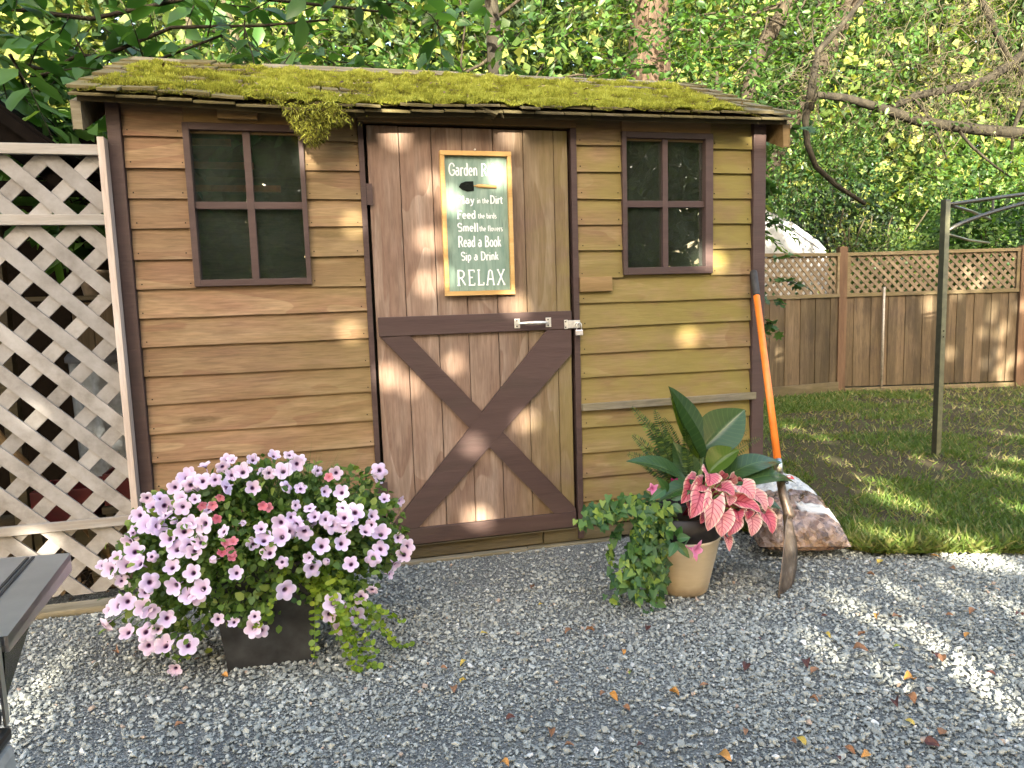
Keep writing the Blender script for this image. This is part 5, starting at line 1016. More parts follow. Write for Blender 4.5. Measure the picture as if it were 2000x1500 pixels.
top = np.stack([GP+gd*s+A(0, 0, 1.735+.125*s-.016*s*s) for s in s_]); arch = np.stack([GP+gd*s+A(0, 0, 1.555+.30*min(s, 2.4)**.8-.05*s*s) for s in s_]); 
MB().tube(top, .013, 8).build('top_rail', M['gazebo'], gz, True); MB().tube(arch, .013, 8).build('arch_rail', M['gazebo'], gz, True)
m = MB()
for k in (4, 7, 11, 15): m.tube([top[k], arch[k]-A(0, 0, 0.0 if k == 4 else .03)], .008, 6)
m.build('strut', M['gazebo'], gz)
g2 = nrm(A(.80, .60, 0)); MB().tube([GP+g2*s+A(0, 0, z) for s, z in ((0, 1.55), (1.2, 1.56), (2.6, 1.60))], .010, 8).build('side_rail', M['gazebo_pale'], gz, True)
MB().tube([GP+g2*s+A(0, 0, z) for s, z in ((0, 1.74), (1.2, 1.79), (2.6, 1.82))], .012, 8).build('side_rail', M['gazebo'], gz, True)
tn = thing('white_tent', 'white tarpaulin tent showing over the fence beside the shed', 'tent', (5.4, 6.6, 0))
w = N('white_tarpaulin'); o = w.obj(); n1 = w.noise(o, 2.5, 4, .6, 1.0); w.base(w.mix(n1, (.20, .22, .24), (.31, .32, .33))); w.bump(n1, .6, .05); M['tarp'] = w.done(.45, .4)
prof = [(4.2, 0), (4.2, 2.62), (5.42, 2.40), (5.92, 2.20), (6.38, 1.92), (6.50, 1.80), (6.53, 1.70), (6.53, 0)]; gy_ = np.linspace(6.0, 8.4, 12)
m = MB(); Gt = np.array([[A(x, y, z)+A(0, 0, .02*math.sin(9*y+x*2)*(z > .1)) for x, z in prof] for y in gy_]); m.grid(Gt, .5); m.build('roof_sheet', M['tarp'], tn)
m = MB(); fx = [A(x, 5.99+.012*math.sin(x*11), z) for x, z in prof]; m.prism(fx, (0, .012, 0), .5); m.build('end_sheet', M['tarp'], tn)
m = MB(); m.tube([A(x, 5.975, z-.10) for x, z in prof[2:5]], .010, 6); m.build('seam', plain('tarp_seam', (.45, .46, .47), .6), tn)

# twigs and stick on the lawn
stk = tag(MB().tube(wob((3.0, .66, .035), (3.30, .93, .045), 6, .06), .006, 6).build('stick', B_TWIG, None), 'pale broken stick on the grass left of the gazebo post', 'stick')

# ---------------------------------------------------------------- trees
def trunk(parent, P, R, mat, n=14, nm='trunk'):
    P = np.asarray(P, float); t = np.linspace(0, len(P)-1, len(P)*5); Q = np.stack([np.interp(t, np.arange(len(P)), P[:, k]) for k in range(3)], 1); Rr = np.interp(t, np.arange(len(P)), R)
    Q[1:-1] += rng.normal(0, .06, Q[1:-1].shape)*Rr[1:-1, None]; mb = MB(); mb.tube(Q, Rr*(1+.10*rng.normal(size=len(Q))), n); return mb.build(nm, mat, parent, True)
def limbs(parent, mat, items, nm='branch'):
    if nm == 'branch':
        for P, r0, r1 in items: MB().tube(P, np.linspace(r0, r1, len(P)), 7).build('branch', mat, parent, True)
        return
    mb = MB()
    for P, r0, r1 in items: mb.tube(P, np.linspace(r0, r1, len(P)), 5, cap=False)
    mb.build(nm, mat, parent, True)['kind'] = 'stuff'
def crown(parent, C, D, L, nl, size, mat, tint=None, droop=.5, tm=OVAL, twig=None, lim=(), width=1.0):
    Pp, al, no, sz, tw = sprays(np.asarray(C), np.asarray(D), np.asarray(L), nl, size, droop)
    n = len(Pp); base = np.repeat(rng.random(len(C)), nl); t = np.clip(.55*base+.45*rng.random(n)-.05, 0, 1) if tint is None else np.repeat(tint, nl)+.25*(rng.random(n)-.5)
    leaves('crown', Pp, al, no, sz, tm, mat, parent, t, width)
    limbs(parent, twig or B_DARK, [(p, .0045, .0015) for p in tw], 'twigs'); limbs(parent, twig or B_DARK, list(lim))
# 1 big leaved tree over the left of the roof
t1 = thing('broadleaf_tree', 'broad leaved tree hanging dark green leaves over the left of the shed roof', 'tree', (-4.2, 2.6, 0))
trunk(t1, [(-4.2, 2.6, -.1), (-4.1, 2.5, 1.6), (-3.9, 2.4, 3.2), (-3.6, 2.2, 5.0)], [.14, .12, .10, .07], B_GREY)
LM = []; C = []; D = []
for a, b in (((-3.9, 2.4, 2.7), (-.55, 1.0, 2.75)), ((-3.9, 2.4, 3.0), (.1, 1.35, 3.15)), ((-2.4, 2.2, 2.2), (-1.95, .55, 2.35)), ((-3.9, 2.3, 3.2), (-1.4, .5, 3.25)), ((-3.85, 2.3, 3.5), (-.4, .75, 3.35)), ((-2.5, 2.3, 1.9), (-2.9, .7, 2.6)), ((-3.9, 2.3, 2.9), (-2.6, .6, 3.15)), ((-2.4, 2.25, 1.8), (-1.75, .75, 2.0)), ((-3.9, 2.3, 2.5), (-1.1, .95, 2.62))):
    P = wob(a, b, 9, .06); LM.append((P, .022, .006))
    for k in range(15):
        s = rng.uniform(.3, 1.0)*8; i = min(int(s), 7); q = P[i]+(P[i+1]-P[i])*(s-i); C.append(q+rng.normal(0, .05, 3)); D.append(nrm(P[-1]-P[0])*.5+rng.normal(0, .6, 3)+A(0, -.25, -.05))
extra = boxpts(120, (-3.2, .9, 2.1), (.5, 2.4, 3.9)); C += list(extra); D += list(randdir(120, -.1)+A(0, -.4, 0)); low = boxpts(16, (-2.2, .8, 1.55), (-1.62, 1.6, 2.1)); C += list(low); D += list(randdir(16, .1)+A(0, -.4, 0))
C, D = np.array(C), np.array(D); lim_ = (C[:, 1] < .9) & (C[:, 0] > -1.6) & (C[:, 2] < 2.62+.0); C[lim_, 2] = 2.70+.3*rng.random(lim_.sum())
crown(t1, C, D, .30+.22*rng.random(len(C)), 8, .165, L_NEAR, None, .55, lim=LM, width=.95)
# 2 mid tree behind the roof
t2 = thing('leafy_tree', 'mid green leafy tree behind the middle of the shed roof', 'tree', (1.0, 3.6, 0))
trunk(t2, [(1.0, 3.6, -.1), (1.05, 3.6, 2.0), (.95, 3.5, 4.2), (1.1, 3.5, 6)], [.10, .08, .07, .04], B_GREY)
C = boxpts(420, (-1.6, 2.3, 2.3), (3.3, 4.4, 4.6)); LM = [(wob((1.0, 3.6, 2+k*.3), (rng.uniform(-1.4, 2.7), rng.uniform(2.6, 4.2), rng.uniform(2.9, 4.5)), 8, .06), .018, .005) for k in range(7)]
crown(t2, C, randdir(len(C), .1)+A(0, -.3, 0), .25+.2*rng.random(len(C)), 8, .095, L_MID, None, .4, lim=LM)
# 3 tall red barked conifer
t3 = thing('conifer_tree', 'tall conifer with thick reddish bark behind the shed roof', 'tree', (4.15, 7.0, 0))
trunk(t3, [(4.15, 7.0, .2), (4.18, 7.0, 3), (4.2, 7.0, 7), (4.2, 7, 13)], [.36, .31, .27, .18], B_RED, 20)
limbs(t3, B_DARK, [(wob((4.18, 7, z), (4.18+dx, 6.4+dy, z-.3), 6, .08), .03, .008) for z, dx, dy in ((4.2, .9, -.2), (4.6, -1.0, 0), (5.2, 1.1, .3), (5.6, -.8, -.3), (6.3, .9, 0))])
n = 4500; z = 5.6+7*rng.random(n); a = rng.random(n)*2*PI; r_ = (2.0*(1-(z-5)/9))*rng.random(n)**.5; p = np.stack([4.2+r_*np.cos(a), 7+r_*np.sin(a), z-.25*r_], 1); leaves('crown', p, nrm(np.stack([np.cos(a), np.sin(a), -.5+0*a], 1)+rng.normal(0, .4, (n, 3))), randdir(n, 1), .16, RHOMB, L_SHRUB, t3, None, .5)
# 4 leaning grey trunks right of the roof
for k, (nm, lb, P, R, box, sd) in enumerate((
    ('leaning_tree', 'thick grey trunk leaning right, furthest right of the two leaning trees', [(5.0, 6.6, .4), (5.3, 6.4, 2.2), (5.95, 6.0, 3.7), (6.9, 6.0, 5.4), (8.2, 6.1, 7.6)], [.13, .13, .125, .12, .09], ((4.2, 4.6, 2.6), (7.2, 6.0, 5.8)), 330),
    ('leaning_tree', 'darker slimmer leaning trunk close behind the right end of the roof', [(4.4, 5.5, .9), (4.75, 5.5, 3.4), (5.05, 5.5, 4.4), (5.7, 5.5, 5.3), (6.5, 5.5, 6.5)], [.10, .095, .09, .08, .06], ((2.7, 4.0, 2.4), (5.4, 6.2, 5.4)), 400))):
    t = thing(nm, lb, 'tree', P[0], 'leaning trees behind the shed'); trunk(t, P, R, B_DARK); C = boxpts(sd, *box)
    crown(t, C, randdir(len(C), .1)+A(0, -.2, 0), .25+.25*rng.random(len(C)), 8, .085, L_MID, None, .4, lim=[(wob(P[3], C[j], 7, .07), .02, .005) for j in range(8)])
# 5 lichen branched old tree at the right
t5 = thing('lichen_tree', 'old lichen covered tree with long bare twiggy branches at the right', 'tree', (8.6, 3.9, 0))
trunk(t5, [(8.6, 3.9, -.1), (8.4, 3.8, 1.6), (8.0, 3.7, 2.8), (7.9, 3.7, 4.5), (7.8, 3.8, 6.5)], [.22, .19, .17, .14, .1], B_GREY)
main = [(np.array([(8.0, 3.7, 2.75), (7.35, 3.6, 2.93), (6.6, 3.6, 2.96), (5.84, 3.6, 3.02), (5.3, 3.6, 3.15), (4.85, 3.6, 3.24), (4.5, 3.6, 3.26), (4.38, 3.6, 3.12)]), .075, .03),
        (np.array([(7.95, 3.7, 4.1), (7.28, 3.6, 3.85), (6.7, 3.6, 3.50), (6.2, 3.6, 3.38), (5.76, 3.6, 3.3), (5.45, 3.6, 3.17)]), .065, .035),
        (np.array([(4.42, 3.6, 3.28), (4.36, 3.6, 3.0), (4.39, 3.6, 2.75), (4.5, 3.6, 2.52), (4.75, 3.6, 2.33), (5.0, 3.6, 2.2), (5.13, 3.6, 2.13)]), .04, .02),
        (np.array([(4.40, 3.6, 3.1), (4.44, 3.6, 3.42), (4.5, 3.6, 3.7), (4.8, 3.6, 4.0), (5.13, 3.6, 4.35)]), .05, .02), (np.array([(7.2, 3.6, 3.6), (7.02, 3.6, 3.72), (6.75, 3.6, 4.1), (6.5, 3.6, 4.5)]), .035, .03),
        (np.array([(6.3, 3.6, 2.98), (6.5, 3.55, 2.75), (6.75, 3.5, 2.55), (7.0, 3.5, 2.42)]), .02, .008), (np.array([(5.7, 3.6, 3.3), (5.95, 3.55, 3.0), (6.1, 3.5, 2.6)]), .016, .006), (np.array([(7.5, 3.6, 3.4), (7.25, 3.6, 3.3), (7.12, 3.6, 3.0), (7.1, 3.6, 2.7)]), .04, .015)]
limbs(t5, B_GREY, main)
TW = []; TC = []
for k in range(270):
    mp = main[int(rng.choice([0, 1, 1, 1, 4, 3]))][0]; s = rng.random()*(len(mp)-1.001); i = int(s); a = mp[i]+(mp[i+1]-mp[i])*(s-i)
    if k % 2: a = A(rng.uniform(5.6, 8.2), rng.uniform(3.0, 4.4), rng.uniform(3.5, 4.7))
    d_ = nrm(A(rng.normal(-.2, .6), rng.normal(0, .35), rng.normal(-.35, .55))); L_ = rng.uniform(.3, .85); P = wob(a, a+d_*L_+A(0, 0, -.12), 7, .16); TW.append((P, .0055, .0016))
    for _ in range(3):
        b = P[int(rng.integers(2, 6))]; TW.append((wob(b, b+nrm(rng.normal(0, 1, 3)+A(0, 0, -.5))*rng.uniform(.08, .25), 4, .15), .0025, .0010)); TC.append(b)
limbs(t5, B_TWIG, TW, 'twigs'); TC = np.array(TC)[::1]; k_ = rng.random(len(TC)) < .26
crown(t5, TC[k_], randdir(k_.sum()), .07+.09*rng.random(k_.sum()), 4, .045, leafmat('sparse_yellow_leaves', [(0, (.045, .06, .016)), (.6, (.085, .10, .028)), (1, (.17, .16, .05))], .4), None, .4, twig=B_TWIG)
C = np.concatenate([boxpts(110, (5.0, 3.3, 3.3), (8.2, 4.6, 4.9)), boxpts(36, (4.3, 3.3, 2.5), (5.6, 4.2, 3.5)), boxpts(26, (5.6, 3.3, 2.6), (7.6, 4.0, 3.2))])
Pp, al, no, sz, tw = sprays(C, randdir(len(C))+A(0, -.2, -.35), .22+.25*rng.random(len(C)), 8, .072, .6); leaves('foliage', Pp, al, no, sz, OVAL, L_MID, t5, np.clip(np.repeat(.1+.7*rng.random(len(C)), 8)+.2*rng.random(len(Pp)), 0, 1)); limbs(t5, B_DARK, [(q, .004, .0015) for q in tw], 'twigs')
# leafy sapling by the right corner, low conifer bough, shrubs over the fence
t6 = thing('maple_sapling', 'young maple with lobed leaves between the shed corner and the fence', 'sapling', (3.0, 2.6, 0))
trunk(t6, [(3.02, 2.6, 0), (3.0, 2.55, .8), (2.93, 2.5, 1.5), (3.0, 2.5, 2.3)], [.018, .015, .012, .007], B_DARK, 8)
C = np.concatenate([boxpts(20, (2.75, 2.2, .85), (3.22, 2.7, 1.45)), boxpts(16, (2.75, 2.2, 1.45), (3.2, 2.8, 2.2)), boxpts(14, (2.7, 2.3, 2.2), (3.3, 3.0, 2.7))]); crown(t6, C, randdir(len(C))+A(.2, -.4, 0), .12+.1*rng.random(len(C)), 6, .075, L_SHRUB, None, .5, MAPLE)
t7 = thing('cedar_tree', 'young cedar with drooping light green boughs behind the white tent', 'tree', (4.1, 5.3, 0))
trunk(t7, [(4.35, 5.35, .2), (4.35, 5.3, 1.8), (4.3, 5.3, 2.8), (4.3, 5.3, 4)], [.07, .06, .05, .02], B_DARK, 10)
P = []; Al = []
for k in range(46):
    z = rng.uniform(2.1, 3.9); a = rng.uniform(0, 2*PI); L_ = rng.uniform(.5, 1.0)*(1.2-.2*(z-2)); d_ = A(math.cos(a), math.sin(a)*.7, 0)
    for s in np.linspace(.1, 1, 26):
        q = A(4.32, 5.3, z)+d_*L_*s+A(0, 0, -.38*L_*s*s)
        for sd_ in (-1, 1): P.append(q+rng.normal(0, .02, 3)); Al.append(d_*.6+np.cross(d_, A(0, 0, 1))*sd_*.7+A(0, 0, -.5)+rng.normal(0, .2, 3))
leaves('crown', P, np.array(Al), randdir(len(P), 1), .10+.07*rng.random(len(P)), RHOMB, L_MID, t7, None, .38)
def shrub(name, label, c, r, n, size, mat=L_SHRUB, tm=OVAL, grp='shrubs behind the fence', tb=None, hollow=.35):
    t = thing(name, label, 'shrub', (c[0], c[1], hz(c[0], c[1]))); t['group'] = grp
    u = randdir(n); rad = hollow+(1-hollow)*rng.random(n)**.5; nsy = Noise2(int(c[0]*10) % 97); k = nsy(u[:, 0]*3+9, u[:, 2]*3+u[:, 1]*2, 3); p = A(*c)+u*A(*r)*(rad*(.65+.7*k))[:, None]
    tt = np.clip((k-.3)*1.3+.35*rng.random(n), 0, 1) if tb is None else np.clip(tb+.5*(rng.random(n)-.5), 0, 1)
    leaves('foliage', p, nrm(u+rng.normal(0, .6, (n, 3))+A(0, 0, -.3)), nrm(u*.6+A(0, -.3, .9)+rng.normal(0, .4, (n, 3))), size*(.6+.7*rng.random(n)), tm, mat, t, tt)
    limbs(t, B_DARK, [(wob(A(c[0], c[1], hz(c[0], c[1])-.1)+rng.normal(0, .1, 3)*A(1, 1, 0), p[j], 7, .06), .014, .004) for j in range(12)], 'stems')
for a in (('bramble_shrub', 'bramble shrub with shade painted into its leaves rising behind the fence right of the white tent', (7.35, 6.9, 2.1), (1.0, .7, .85), 2600, .085, leafmat('shade_toned_leaves', [(0, (.004, .009, .004)), (.7, (.012, .026, .008)), (1, (.05, .08, .02))], .15)),  # near-black leaf colour stands in for a shaded hollow
          ('yellow_shrub', 'yellowing shrub just over the fence between tent and gazebo post', (6.55, 4.9, 1.55), (.75, .5, .5), 1700, .06, L_FAR),
          ('broad_shrub', 'broad leaved green shrub behind the gazebo arch', (8.3, 4.9, 1.75), (1.0, .7, .75), 2300, .10, L_MID),
          ('blue_shrub', 'large blue green shrub on the bank above the fence', (7.3, 7.6, 3.0), (1.6, 1.0, .95), 4200, .08, L_SHRUB),
          ('round_shrub', 'rounded bright shrub at the right edge above the fence', (9.6, 6.3, 2.5), (1.2, .9, 1.1), 3000, .09, L_MID),
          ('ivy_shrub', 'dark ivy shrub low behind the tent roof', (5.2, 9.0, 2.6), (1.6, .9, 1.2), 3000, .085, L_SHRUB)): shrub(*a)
dz = MB()
for k in range(9): dz.tube(wob((6.0+.12*k, 5.2+.05*k, 1.35), (6.0+.14*k+rng.normal(0, .25), 5.1, 2.05+rng.normal(0, .15)), 6, .12), .010, 7)
tag(dz.build('dead_brush', B_TWIG, None), 'bare dead brush sticking up over the fence beside the white tent', 'dead brush')
# thin pale stems at the upper left
for k, (x, y, dx, lb) in enumerate(((-1.9, 5.0, -.25, 'thin pale stem, left one of the pair at the upper left'), (-1.35, 5.4, .7, 'thin pale stem leaning right, right one of the pair at the upper left'))):
    t = thing('slender_tree', lb, 'tree', (x, y, 0), 'slender trees at the upper left'); trunk(t, [(x+dx, y, 0), (x+dx*.6, y, 2.2), (x, y, 3.6), (x-dx*.6, y, 5.5)], [.05, .045, .04, .025], B_TWIG, 9); C = boxpts(40, (x-1.2, y-.4, 2.4), (x+1.2, y+.8, 4.8)); crown(t, C, randdir(40), .3+.2*rng.random(40), 7, .09, L_FAR, None, .4)
# far wood
n = 300000; x = rng.uniform(-12, 22, n); y = 7.5+11*rng.random(n)**.8; z = rng.random(n)**.85*10.5; z = np.where(x > 3.8, np.maximum(z, hz(x, y)), z)
WN = Noise2(55); dens = WN(x*.55+y*.3, z*.6+y*.21, 3); k = rng.random(n) < np.clip((dens-.33)*5, .08, 1)*np.clip(1.15-.03*z, 0, 1); x, y, z = x[k], y[k], z[k]; n = len(x)
tt = np.clip((WN(x*.8+40, z*.8+y, 3)-.5)*2.8+.30+.35*rng.random(n), 0, 1)  # dark tint clumps paint shaded pockets into the wood
nb = 60000; xb = rng.uniform(-16, 28, nb); yb = rng.uniform(19, 22, nb); zb_ = rng.uniform(0, 16, nb); BN2 = Noise2(91)
x = np.concatenate([x, xb]); y = np.concatenate([y, yb]); z = np.concatenate([z, zb_]); big_ = np.concatenate([np.ones(n), np.full(nb, 2.2)]); tt = np.concatenate([tt, np.clip(BN2(xb*.5, zb_*.6, 3)*1.2-.35+.2*rng.random(nb), 0, .75)]); n = len(x)  # rear leaves coloured dark so the gaps look like shaded depth
tag(leaves('background_wood', np.stack([x, y, z], 1), randdir(n, -.3), randdir(n, .8)+A(0, -.5, 0), .13*big_+.13*rng.random(n)*big_, RHOMB, L_FAR, None, tt, 1.1), 'bright sunlit woodland filling the view behind the shed', 'woodland', kind='stuff')

# ---------------------------------------------------------------- leafy trees behind the photographer: they cast the dappled shade
SPOTS_WALL=[(-0.317,-0.010,1.920,0.90),(0.198,-0.010,1.933,0.60),(-0.170,-0.010,1.712,0.60),(-0.222,-0.010,1.766,0.25),(-0.233,-0.010,1.667,0.25),(-0.259,-0.010,1.590,0.25),(-0.215,-0.010,1.467,0.40),(-0.163,-0.010,1.467,0.50),(-0.280,-0.010,1.379,0.35),(-0.212,-0.010,1.276,0.50),(-0.283,-0.010,1.312,0.30),(0.133,-0.010,1.748,1.05),(-0.087,-0.010,1.634,0.80),(0.193,-0.010,1.166,0.80),(-0.400,-0.010,0.872,1.00),(-0.104,-0.010,0.915,0.50),(-0.306,-0.010,0.821,0.40),(-0.556,-0.010,1.073,0.50),(-0.516,-0.010,1.536,0.40),(-0.679,-0.010,1.802,0.50),(-0.024,-0.010,0.528,0.60),(0.226,-0.010,0.619,0.50),(0.144,-0.010,0.782,0.20),(-0.024,-0.010,0.180,0.80),(-0.281,-0.010,0.110,0.30),(0.134,-0.010,0.454,0.20),(1.231,-0.010,1.354,0.80),(1.152,-0.010,1.368,0.90),(1.063,-0.010,0.982,0.50),(1.091,-0.010,0.994,0.40),(1.453,-0.010,1.960,0.90),(-0.123,-0.010,1.308,0.50),(-0.579,-0.010,1.558,0.25),(-0.415,-0.010,1.158,0.30),(0.084,-0.010,1.164,0.30),(-0.543,-0.010,1.028,0.30)]
STREAKS=[(1.312,-1.189,1.222,-1.658,3.0),(1.239,-1.330,1.127,-1.685,2.2),(0.909,-1.184,0.874,-1.359,1.2),(1.013,-1.332,0.937,-1.626,1.0),(1.225,-0.870,1.158,-1.161,1.6),(1.233,-1.073,1.221,-1.224,1.2),(1.477,-0.843,1.459,-1.100,1.4),(1.716,-0.805,1.656,-1.234,1.1),(1.756,-1.198,1.730,-1.281,1.5),(1.416,-1.496,1.321,-1.629,2.0),(1.181,-1.702,1.123,-1.813,2.0),(2.112,-0.812,2.126,-0.944,1.5),(1.732,-0.311,1.519,-0.609,0.8),(-1.665,-0.520,-1.564,-0.729,1.4),(-1.650,-0.735,-1.593,-0.931,1.2),(-1.593,-0.931,-1.521,-1.057,1.0)]
SPOTS_LAWN=[(3.109,2.050,0.020,1.00),(2.304,0.070,0.020,2.00),(2.501,0.422,0.020,1.20),(3.319,0.242,0.020,1.40),(2.333,-0.049,0.020,1.50),(2.088,-0.731,0.020,1.60),(2.066,-0.616,0.020,1.60),(1.821,-0.414,0.020,1.20),(2.667,0.962,0.020,0.80),(1.682,-0.061,0.020,0.80),(3.166,0.679,0.020,0.80),(5.246,2.292,0.020,0.70),(4.457,1.215,0.020,0.90),(2.764,-0.357,0.020,1.20),(2.000,-0.735,0.020,1.60),(3.702,0.546,0.020,1.00),(3.059,1.585,0.020,0.60)]
SPOTS_FENCE=[(5.960,3.527,1.033,1.30),(5.947,3.530,0.918,1.00),(6.274,3.457,1.110,0.60),(6.582,3.387,0.664,0.80),(6.661,3.370,0.837,0.70),(6.811,3.336,0.715,0.70),(6.627,3.377,0.310,0.60),(6.767,3.346,0.424,1.00),(6.789,3.341,0.216,1.20),(6.890,3.318,0.302,1.10),(6.841,3.329,0.096,0.80),(6.975,3.299,0.358,0.90),(6.214,3.470,0.442,0.80),(6.757,3.348,0.630,0.80),(6.472,3.412,1.190,0.50),(6.378,3.433,1.365,0.60),(6.554,3.394,1.274,0.50),(6.684,3.364,0.952,0.50),(4.164,3.931,0.423,0.60),(6.974,3.299,0.943,0.60)]
FALLEN=[(-0.171,-0.846,"y",1.0),(-0.276,-1.018,"y",1.0),(-0.297,-1.134,"y",0.7),(-0.336,-1.174,"b",1.2),(-0.343,-1.038,"b",0.8),(0.124,-0.912,"b",1.2),(0.193,-0.943,"b",1.2),(0.395,-0.978,"d",1.1),(0.247,-1.115,"o",1.0),(0.217,-1.243,"g",0.8),(0.088,-1.335,"b",1.1),(0.115,-1.361,"o",1.2),(0.126,-1.423,"b",0.8),(0.295,-1.388,"o",1.1),(0.399,-1.378,"b",1.0),(-0.205,-1.374,"d",0.9),(-0.118,-1.474,"b",1.0),(-0.086,-1.540,"b",0.9),(0.108,-0.499,"b",0.8),(0.093,-0.666,"y",0.7),(-0.269,-1.562,"o",1.0),(0.275,-1.704,"o",1.4),(0.575,-1.323,"d",1.2),(0.725,-1.165,"d",0.6),(0.775,-1.352,"d",1.3),(0.765,-1.408,"b",1.2),(0.958,-1.216,"y",1.2),(0.985,-1.342,"b",1.6),(1.076,-1.238,"b",1.0),(1.227,-1.139,"o",1.0),(1.275,-1.177,"b",1.4),(1.117,-1.355,"g",1.0),(0.991,-1.536,"o",1.5),(1.183,-1.440,"d",1.4),(1.192,-1.460,"b",1.2),(0.920,-1.621,"b",1.3),(0.866,-1.626,"d",1.3),(0.834,-1.708,"y",1.0),(0.883,-1.769,"b",1.1),(0.818,-1.802,"d",1.2),(0.505,-1.696,"y",1.2),(0.480,-1.700,"b",0.9),(0.596,-1.768,"b",1.0),(0.623,-1.792,"o",1.1),(0.547,-1.786,"d",0.8),(0.661,-1.541,"b",0.9),(0.390,-1.614,"b",0.9),(1.620,-0.709,"y",1.2),(1.477,-0.814,"b",1.0),(1.889,-0.723,"o",1.2),(1.845,-0.861,"b",1.0),(1.562,-1.226,"b",1.2),(1.468,-1.218,"b",0.8),(1.397,-1.361,"o",1.0),(1.687,-1.298,"d",1.3),(1.009,-0.322,"y",0.8),(-1.420,-0.586,"b",1.2),(-1.031,-0.869,"o",0.8),(-1.140,-0.724,"b",0.6),(-0.620,-0.694,"d",0.8),(-1.120,-1.128,"b",0.8),(0.724,-0.648,"d",0.6),(1.049,-1.082,"d",0.7),(1.255,-1.578,"d",0.8),(0.092,-1.594,"d",0.7)]
HO = [(x, y, z, .012+.018*b**.9) for x, y, z, b in SPOTS_WALL if b > .35]+[(x, y, z, .045*b**.5) for x, y, z, b in SPOTS_LAWN]+[(x, y, z, .048*b**.5) for x, y, z, b in SPOTS_FENCE]
for x0, y0, x1, y1, b in STREAKS:
    L_ = math.hypot(x1-x0, y1-y0); k = max(1, int(L_/.22))
    for i in range(k): s = (i+.5)/k; HO.append((x0+(x1-x0)*s, y0+(y1-y0)*s, .01, .0165*b**.5))
HO += [(-1.80, -.06, .27, .02), (-1.84, -.06, .30, .016), (1.12, -.75, .16, .02), (1.16, -.71, .20, .018), (1.30, -.2, .10, .02), (-1.80, -.06, .80, .012)]
HO = np.array(HO)  # gaps cut through the unseen crowns along sun rays to place light spots
def punch(p, al, no, sz):
    """leaves that would close one of the gaps in the crown"""
    al = nrm(al); no = nrm(no-al*(no*al).sum(1, keepdims=True)); rt = np.cross(al, no); ok = np.ones(len(p), bool); mid = p+al*sz[:, None]*.5; dn = no@S
    T = np.array([(0, 0), (0, .25), (0, .5), (0, .75), (0, 1), (-.36, .3), (.36, .3), (-.3, .7), (.3, .7)])
    for h in HO:
        q = mid-h[:3]; r_ = np.linalg.norm(q-(q@S)[:, None]*S, axis=1); ci = np.where(r_ < h[3]+.2)[0]
        if not len(ci): continue
        V = p[ci, None]+sz[ci, None, None]*(T[None, :, 0:1]*rt[ci, None]+T[None, :, 1:2]*al[ci, None])-h[:3]; pt = V@S; bad = np.linalg.norm(V-pt[..., None]*S, axis=2).min(1) < h[3]
        d_ = np.where(np.abs(dn[ci]) < .15, .15, dn[ci]); t = (q[ci]*no[ci]).sum(1)/d_; X = t[:, None]*S-q[ci]; x = (X*rt[ci]).sum(1); y = (X*al[ci]).sum(1); s_ = sz[ci]
        bad |= (x/(.37*s_+h[3]))**2+(y/(.5*s_+h[3]))**2 < 1
        ok[ci[bad]] = False
    return ok
def shade(name, label, base, cen, rad, n, hole=True):
    t = thing(name, label, 'tree', base, 'shade trees behind the photographer'); trunk(t, [base, (base[0]+.02, base[1], base[2]+1.5), (base[0], base[1], 2.8)], [.16, .14, .07], B_GREY)
    u = randdir(n); p = A(*cen)+u*A(*rad)*(rng.random(n)**.36)[:, None]; sz = .15+.07*rng.random(n)
    al = randdir(n, -.2); no = nrm(S+rng.normal(0, .35, (n, 3)))
    if hole:
        ok = punch(p, al, no, sz)
        p, al, no, sz = p[ok], al[ok], no[ok], sz[ok]
    leaves('crown', p, al, no, sz, OVAL, L_DARK, t, None, 1.5)
    bl_ = []
    for j in range(60):
        P = wob((cen[0], cen[1], base[2]+1.5+.08*j), p[j], 8, .05); Q = np.concatenate([P[:-1]+(P[1:]-P[:-1])*k for k in (0, .25, .5, .75)]); r_ = [np.linalg.norm((Q-h[:3])-((Q-h[:3])@S)[:, None]*S, axis=1).min()-h[3] for h in HO]
        if min(r_) > .07 and len(bl_) < 12: bl_.append((P, .03, .006))
    limbs(t, B_DARK, bl_)
SHADE = [('shade_tree', 'leafy tree standing behind the photographer on the left', (-6.0, -10.5, 0), (-5.6, -10.3, 4.4), (2.6, 1.3, 3.9), 13500),
         ('shade_tree', 'leafy tree standing directly behind the photographer', (-2.75, -10.2, 0), (-2.3, -10.2, 4.4), (2.5, 1.3, 3.9), 16500),
         ('shade_tree', 'leafy tree standing behind the photographer on the right', (1.5, -10.6, 0), (1.4, -10.4, 4.4), (2.5, 1.3, 3.9), 16500),
         ('shade_tree', 'leafy tree standing furthest right behind the photographer', (5.2, -10.4, 0), (5.1, -10.3, 4.4), (2.6, 1.3, 3.9), 13500)]
for a in SHADE: shade(*a)
T9 = np.array([(0, 0), (0, .5), (0, 1), (-.36, .3), (.36, .3), (-.3, .7), (.3, .7)])
n = 850; q = np.repeat(HO, n, 0); m_ = len(q); e1_ = nrm(np.cross(S, A(0, 0, 1))); e2_ = np.cross(S, e1_); ph_ = rng.random(m_)*2*PI; rr_ = q[:, 3]+.27*rng.random(m_)**.6  # small infill leaves added round each gap to block stray sun
tt_ = (-10.3+rng.uniform(-.9, .5, m_)-q[:, 1])/S[1]; p = q[:, :3]+tt_[:, None]*S+rr_[:, None]*(np.cos(ph_)[:, None]*e1_+np.sin(ph_)[:, None]*e2_)
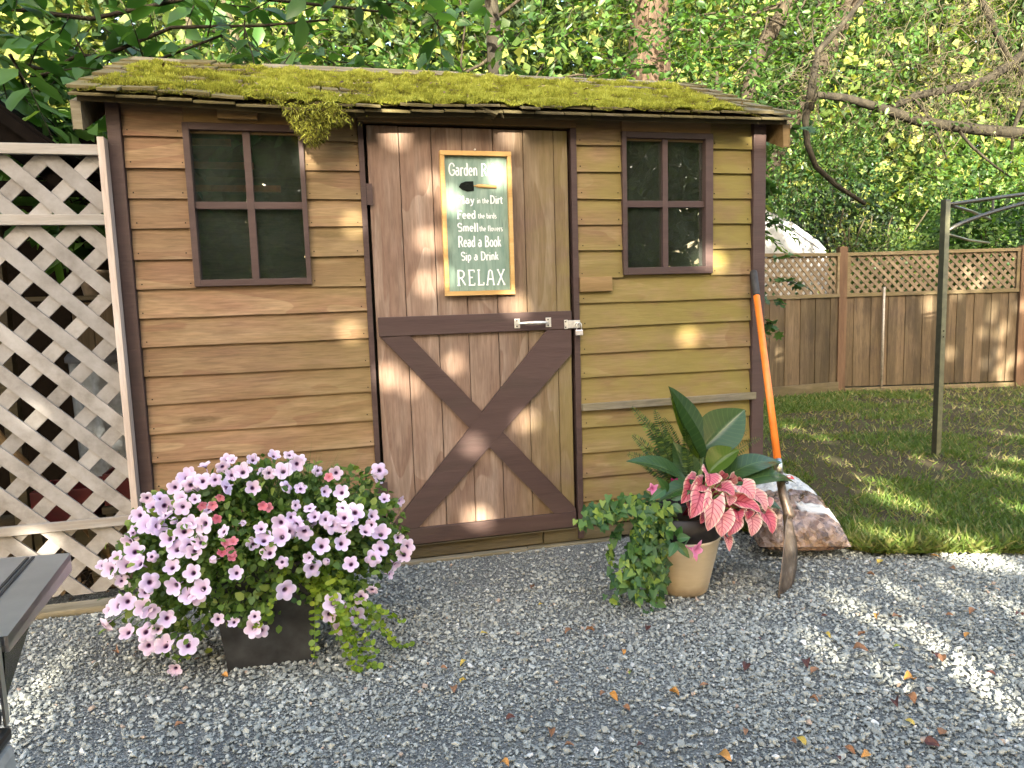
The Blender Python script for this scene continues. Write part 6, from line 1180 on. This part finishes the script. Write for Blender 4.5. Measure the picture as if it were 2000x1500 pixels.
al = nrm(np.cos(ph_*3)[:, None]*e1_+np.sin(ph_*3)[:, None]*e2_+rng.normal(0, .2, (m_, 3))); no = nrm(S+rng.normal(0, .2, (m_, 3))); no = nrm(no-al*(no*al).sum(1, keepdims=True)); sz = .040+.035*rng.random(m_); ok = punch(p, al, no, sz)
cx_ = np.array([a[4-1][0] for a in SHADE]); own = np.abs(p[:, :1]-cx_[None]).argmin(1); roots = [o for o in COL.objects if o.name.startswith('shade_tree') and o.parent is None]
roots.sort(key=lambda o: o.location.x)
for k in range(4):
    s_ = ok & (own == k); leaves('gap_infill_leaves', p[s_], al[s_], no[s_], sz[s_], OVAL, L_DARK, roots[k], None, 1.5)

# ---------------------------------------------------------------- fallen leaves
LC = {'y': ('yellow', plain('yellow_leaf', (.44, .32, .06), .6)), 'o': ('orange', plain('orange_leaf', (.40, .19, .04), .6)), 'b': ('brown', plain('brown_leaf', (.21, .105, .05), .7)), 'd': ('dark maroon', plain('maroon_leaf', (.075, .028, .022), .7)), 'g': ('green', plain('green_leaf', (.17, .20, .03), .6))}
def zone(x, y):
    if x < -.9: return 'beside the black planter' if y > -.9 else 'in front of the black planter'
    if x < .0: return 'right of the black planter' if y > -.9 else 'near the bottom edge left of centre' if y < -1.3 else 'out in front of the shed door'
    if x < .45: return 'before the shed door step' if y > -1.0 else 'in the middle of the yard' if y > -1.5 else 'near the bottom edge at the centre'
    if x < .8: return 'beside the beige pot' if y > -1.0 else 'in the open in front of the beige pot' if y > -1.45 else 'near the bottom edge right of centre'
    if x < 1.35: return 'close to the shovel blade' if y > -1.0 else 'between the sun streaks' if y > -1.45 else 'near the lower right corner'
    return 'along the lawn edge' if y > -.92 else 'on the far right gravel'
ent = []
for x, y, c, s in FALLEN: ent.append([x, y, c, s, (LC[c][0], 'large ' if s >= 1.3 else 'small ' if s < .85 else '', zone(x, y))])
from collections import defaultdict
gr = defaultdict(list)
for e in ent: gr[e[4]].append(e)
ORD = ['leftmost', 'second from the left', 'third from the left', 'fourth from the left', 'fifth from the left', 'sixth from the left']; NUM = ['', '', 'two', 'three', 'four', 'five', 'six', 'seven']
for (cn, sz_, zn), es in gr.items():
    es.sort(key=lambda e: (np.array([e[0], e[1], 0])-CAM)@RX/((np.array([e[0], e[1], 0])-CAM)@_f))
    for k, e in enumerate(es):
        lab = f'{sz_}{cn} fallen leaf {zn}' if len(es) == 1 else f'{ORD[k] if k < len(es)-1 or len(es) > 2 else "rightmost"} of {NUM[len(es)]} {sz_}{cn} fallen leaves {zn}'
        x, y, c, s, _ = e; L_ = .031*s; a = rng.random()*2*PI; d = A(math.cos(a), math.sin(a), rng.normal(.1, .1)); l = []
        b = A(x, y, .016)-d*L_/2; b[2] = .014; bigleaf(l, b, b+d*L_, L_*rng.uniform(.45, .75), (rng.normal(0, .3), rng.normal(0, .3), 1), rng.uniform(.05, .25), rng.uniform(.1, .8), 'lance', 9, 7, .06, rng.uniform(-.2, .2))
        o_ = buildleaf(*l[0], LC[c][1], None, 'fallen_leaf'); tag(o_, lab, 'fallen leaf', 'fallen leaves on the gravel')
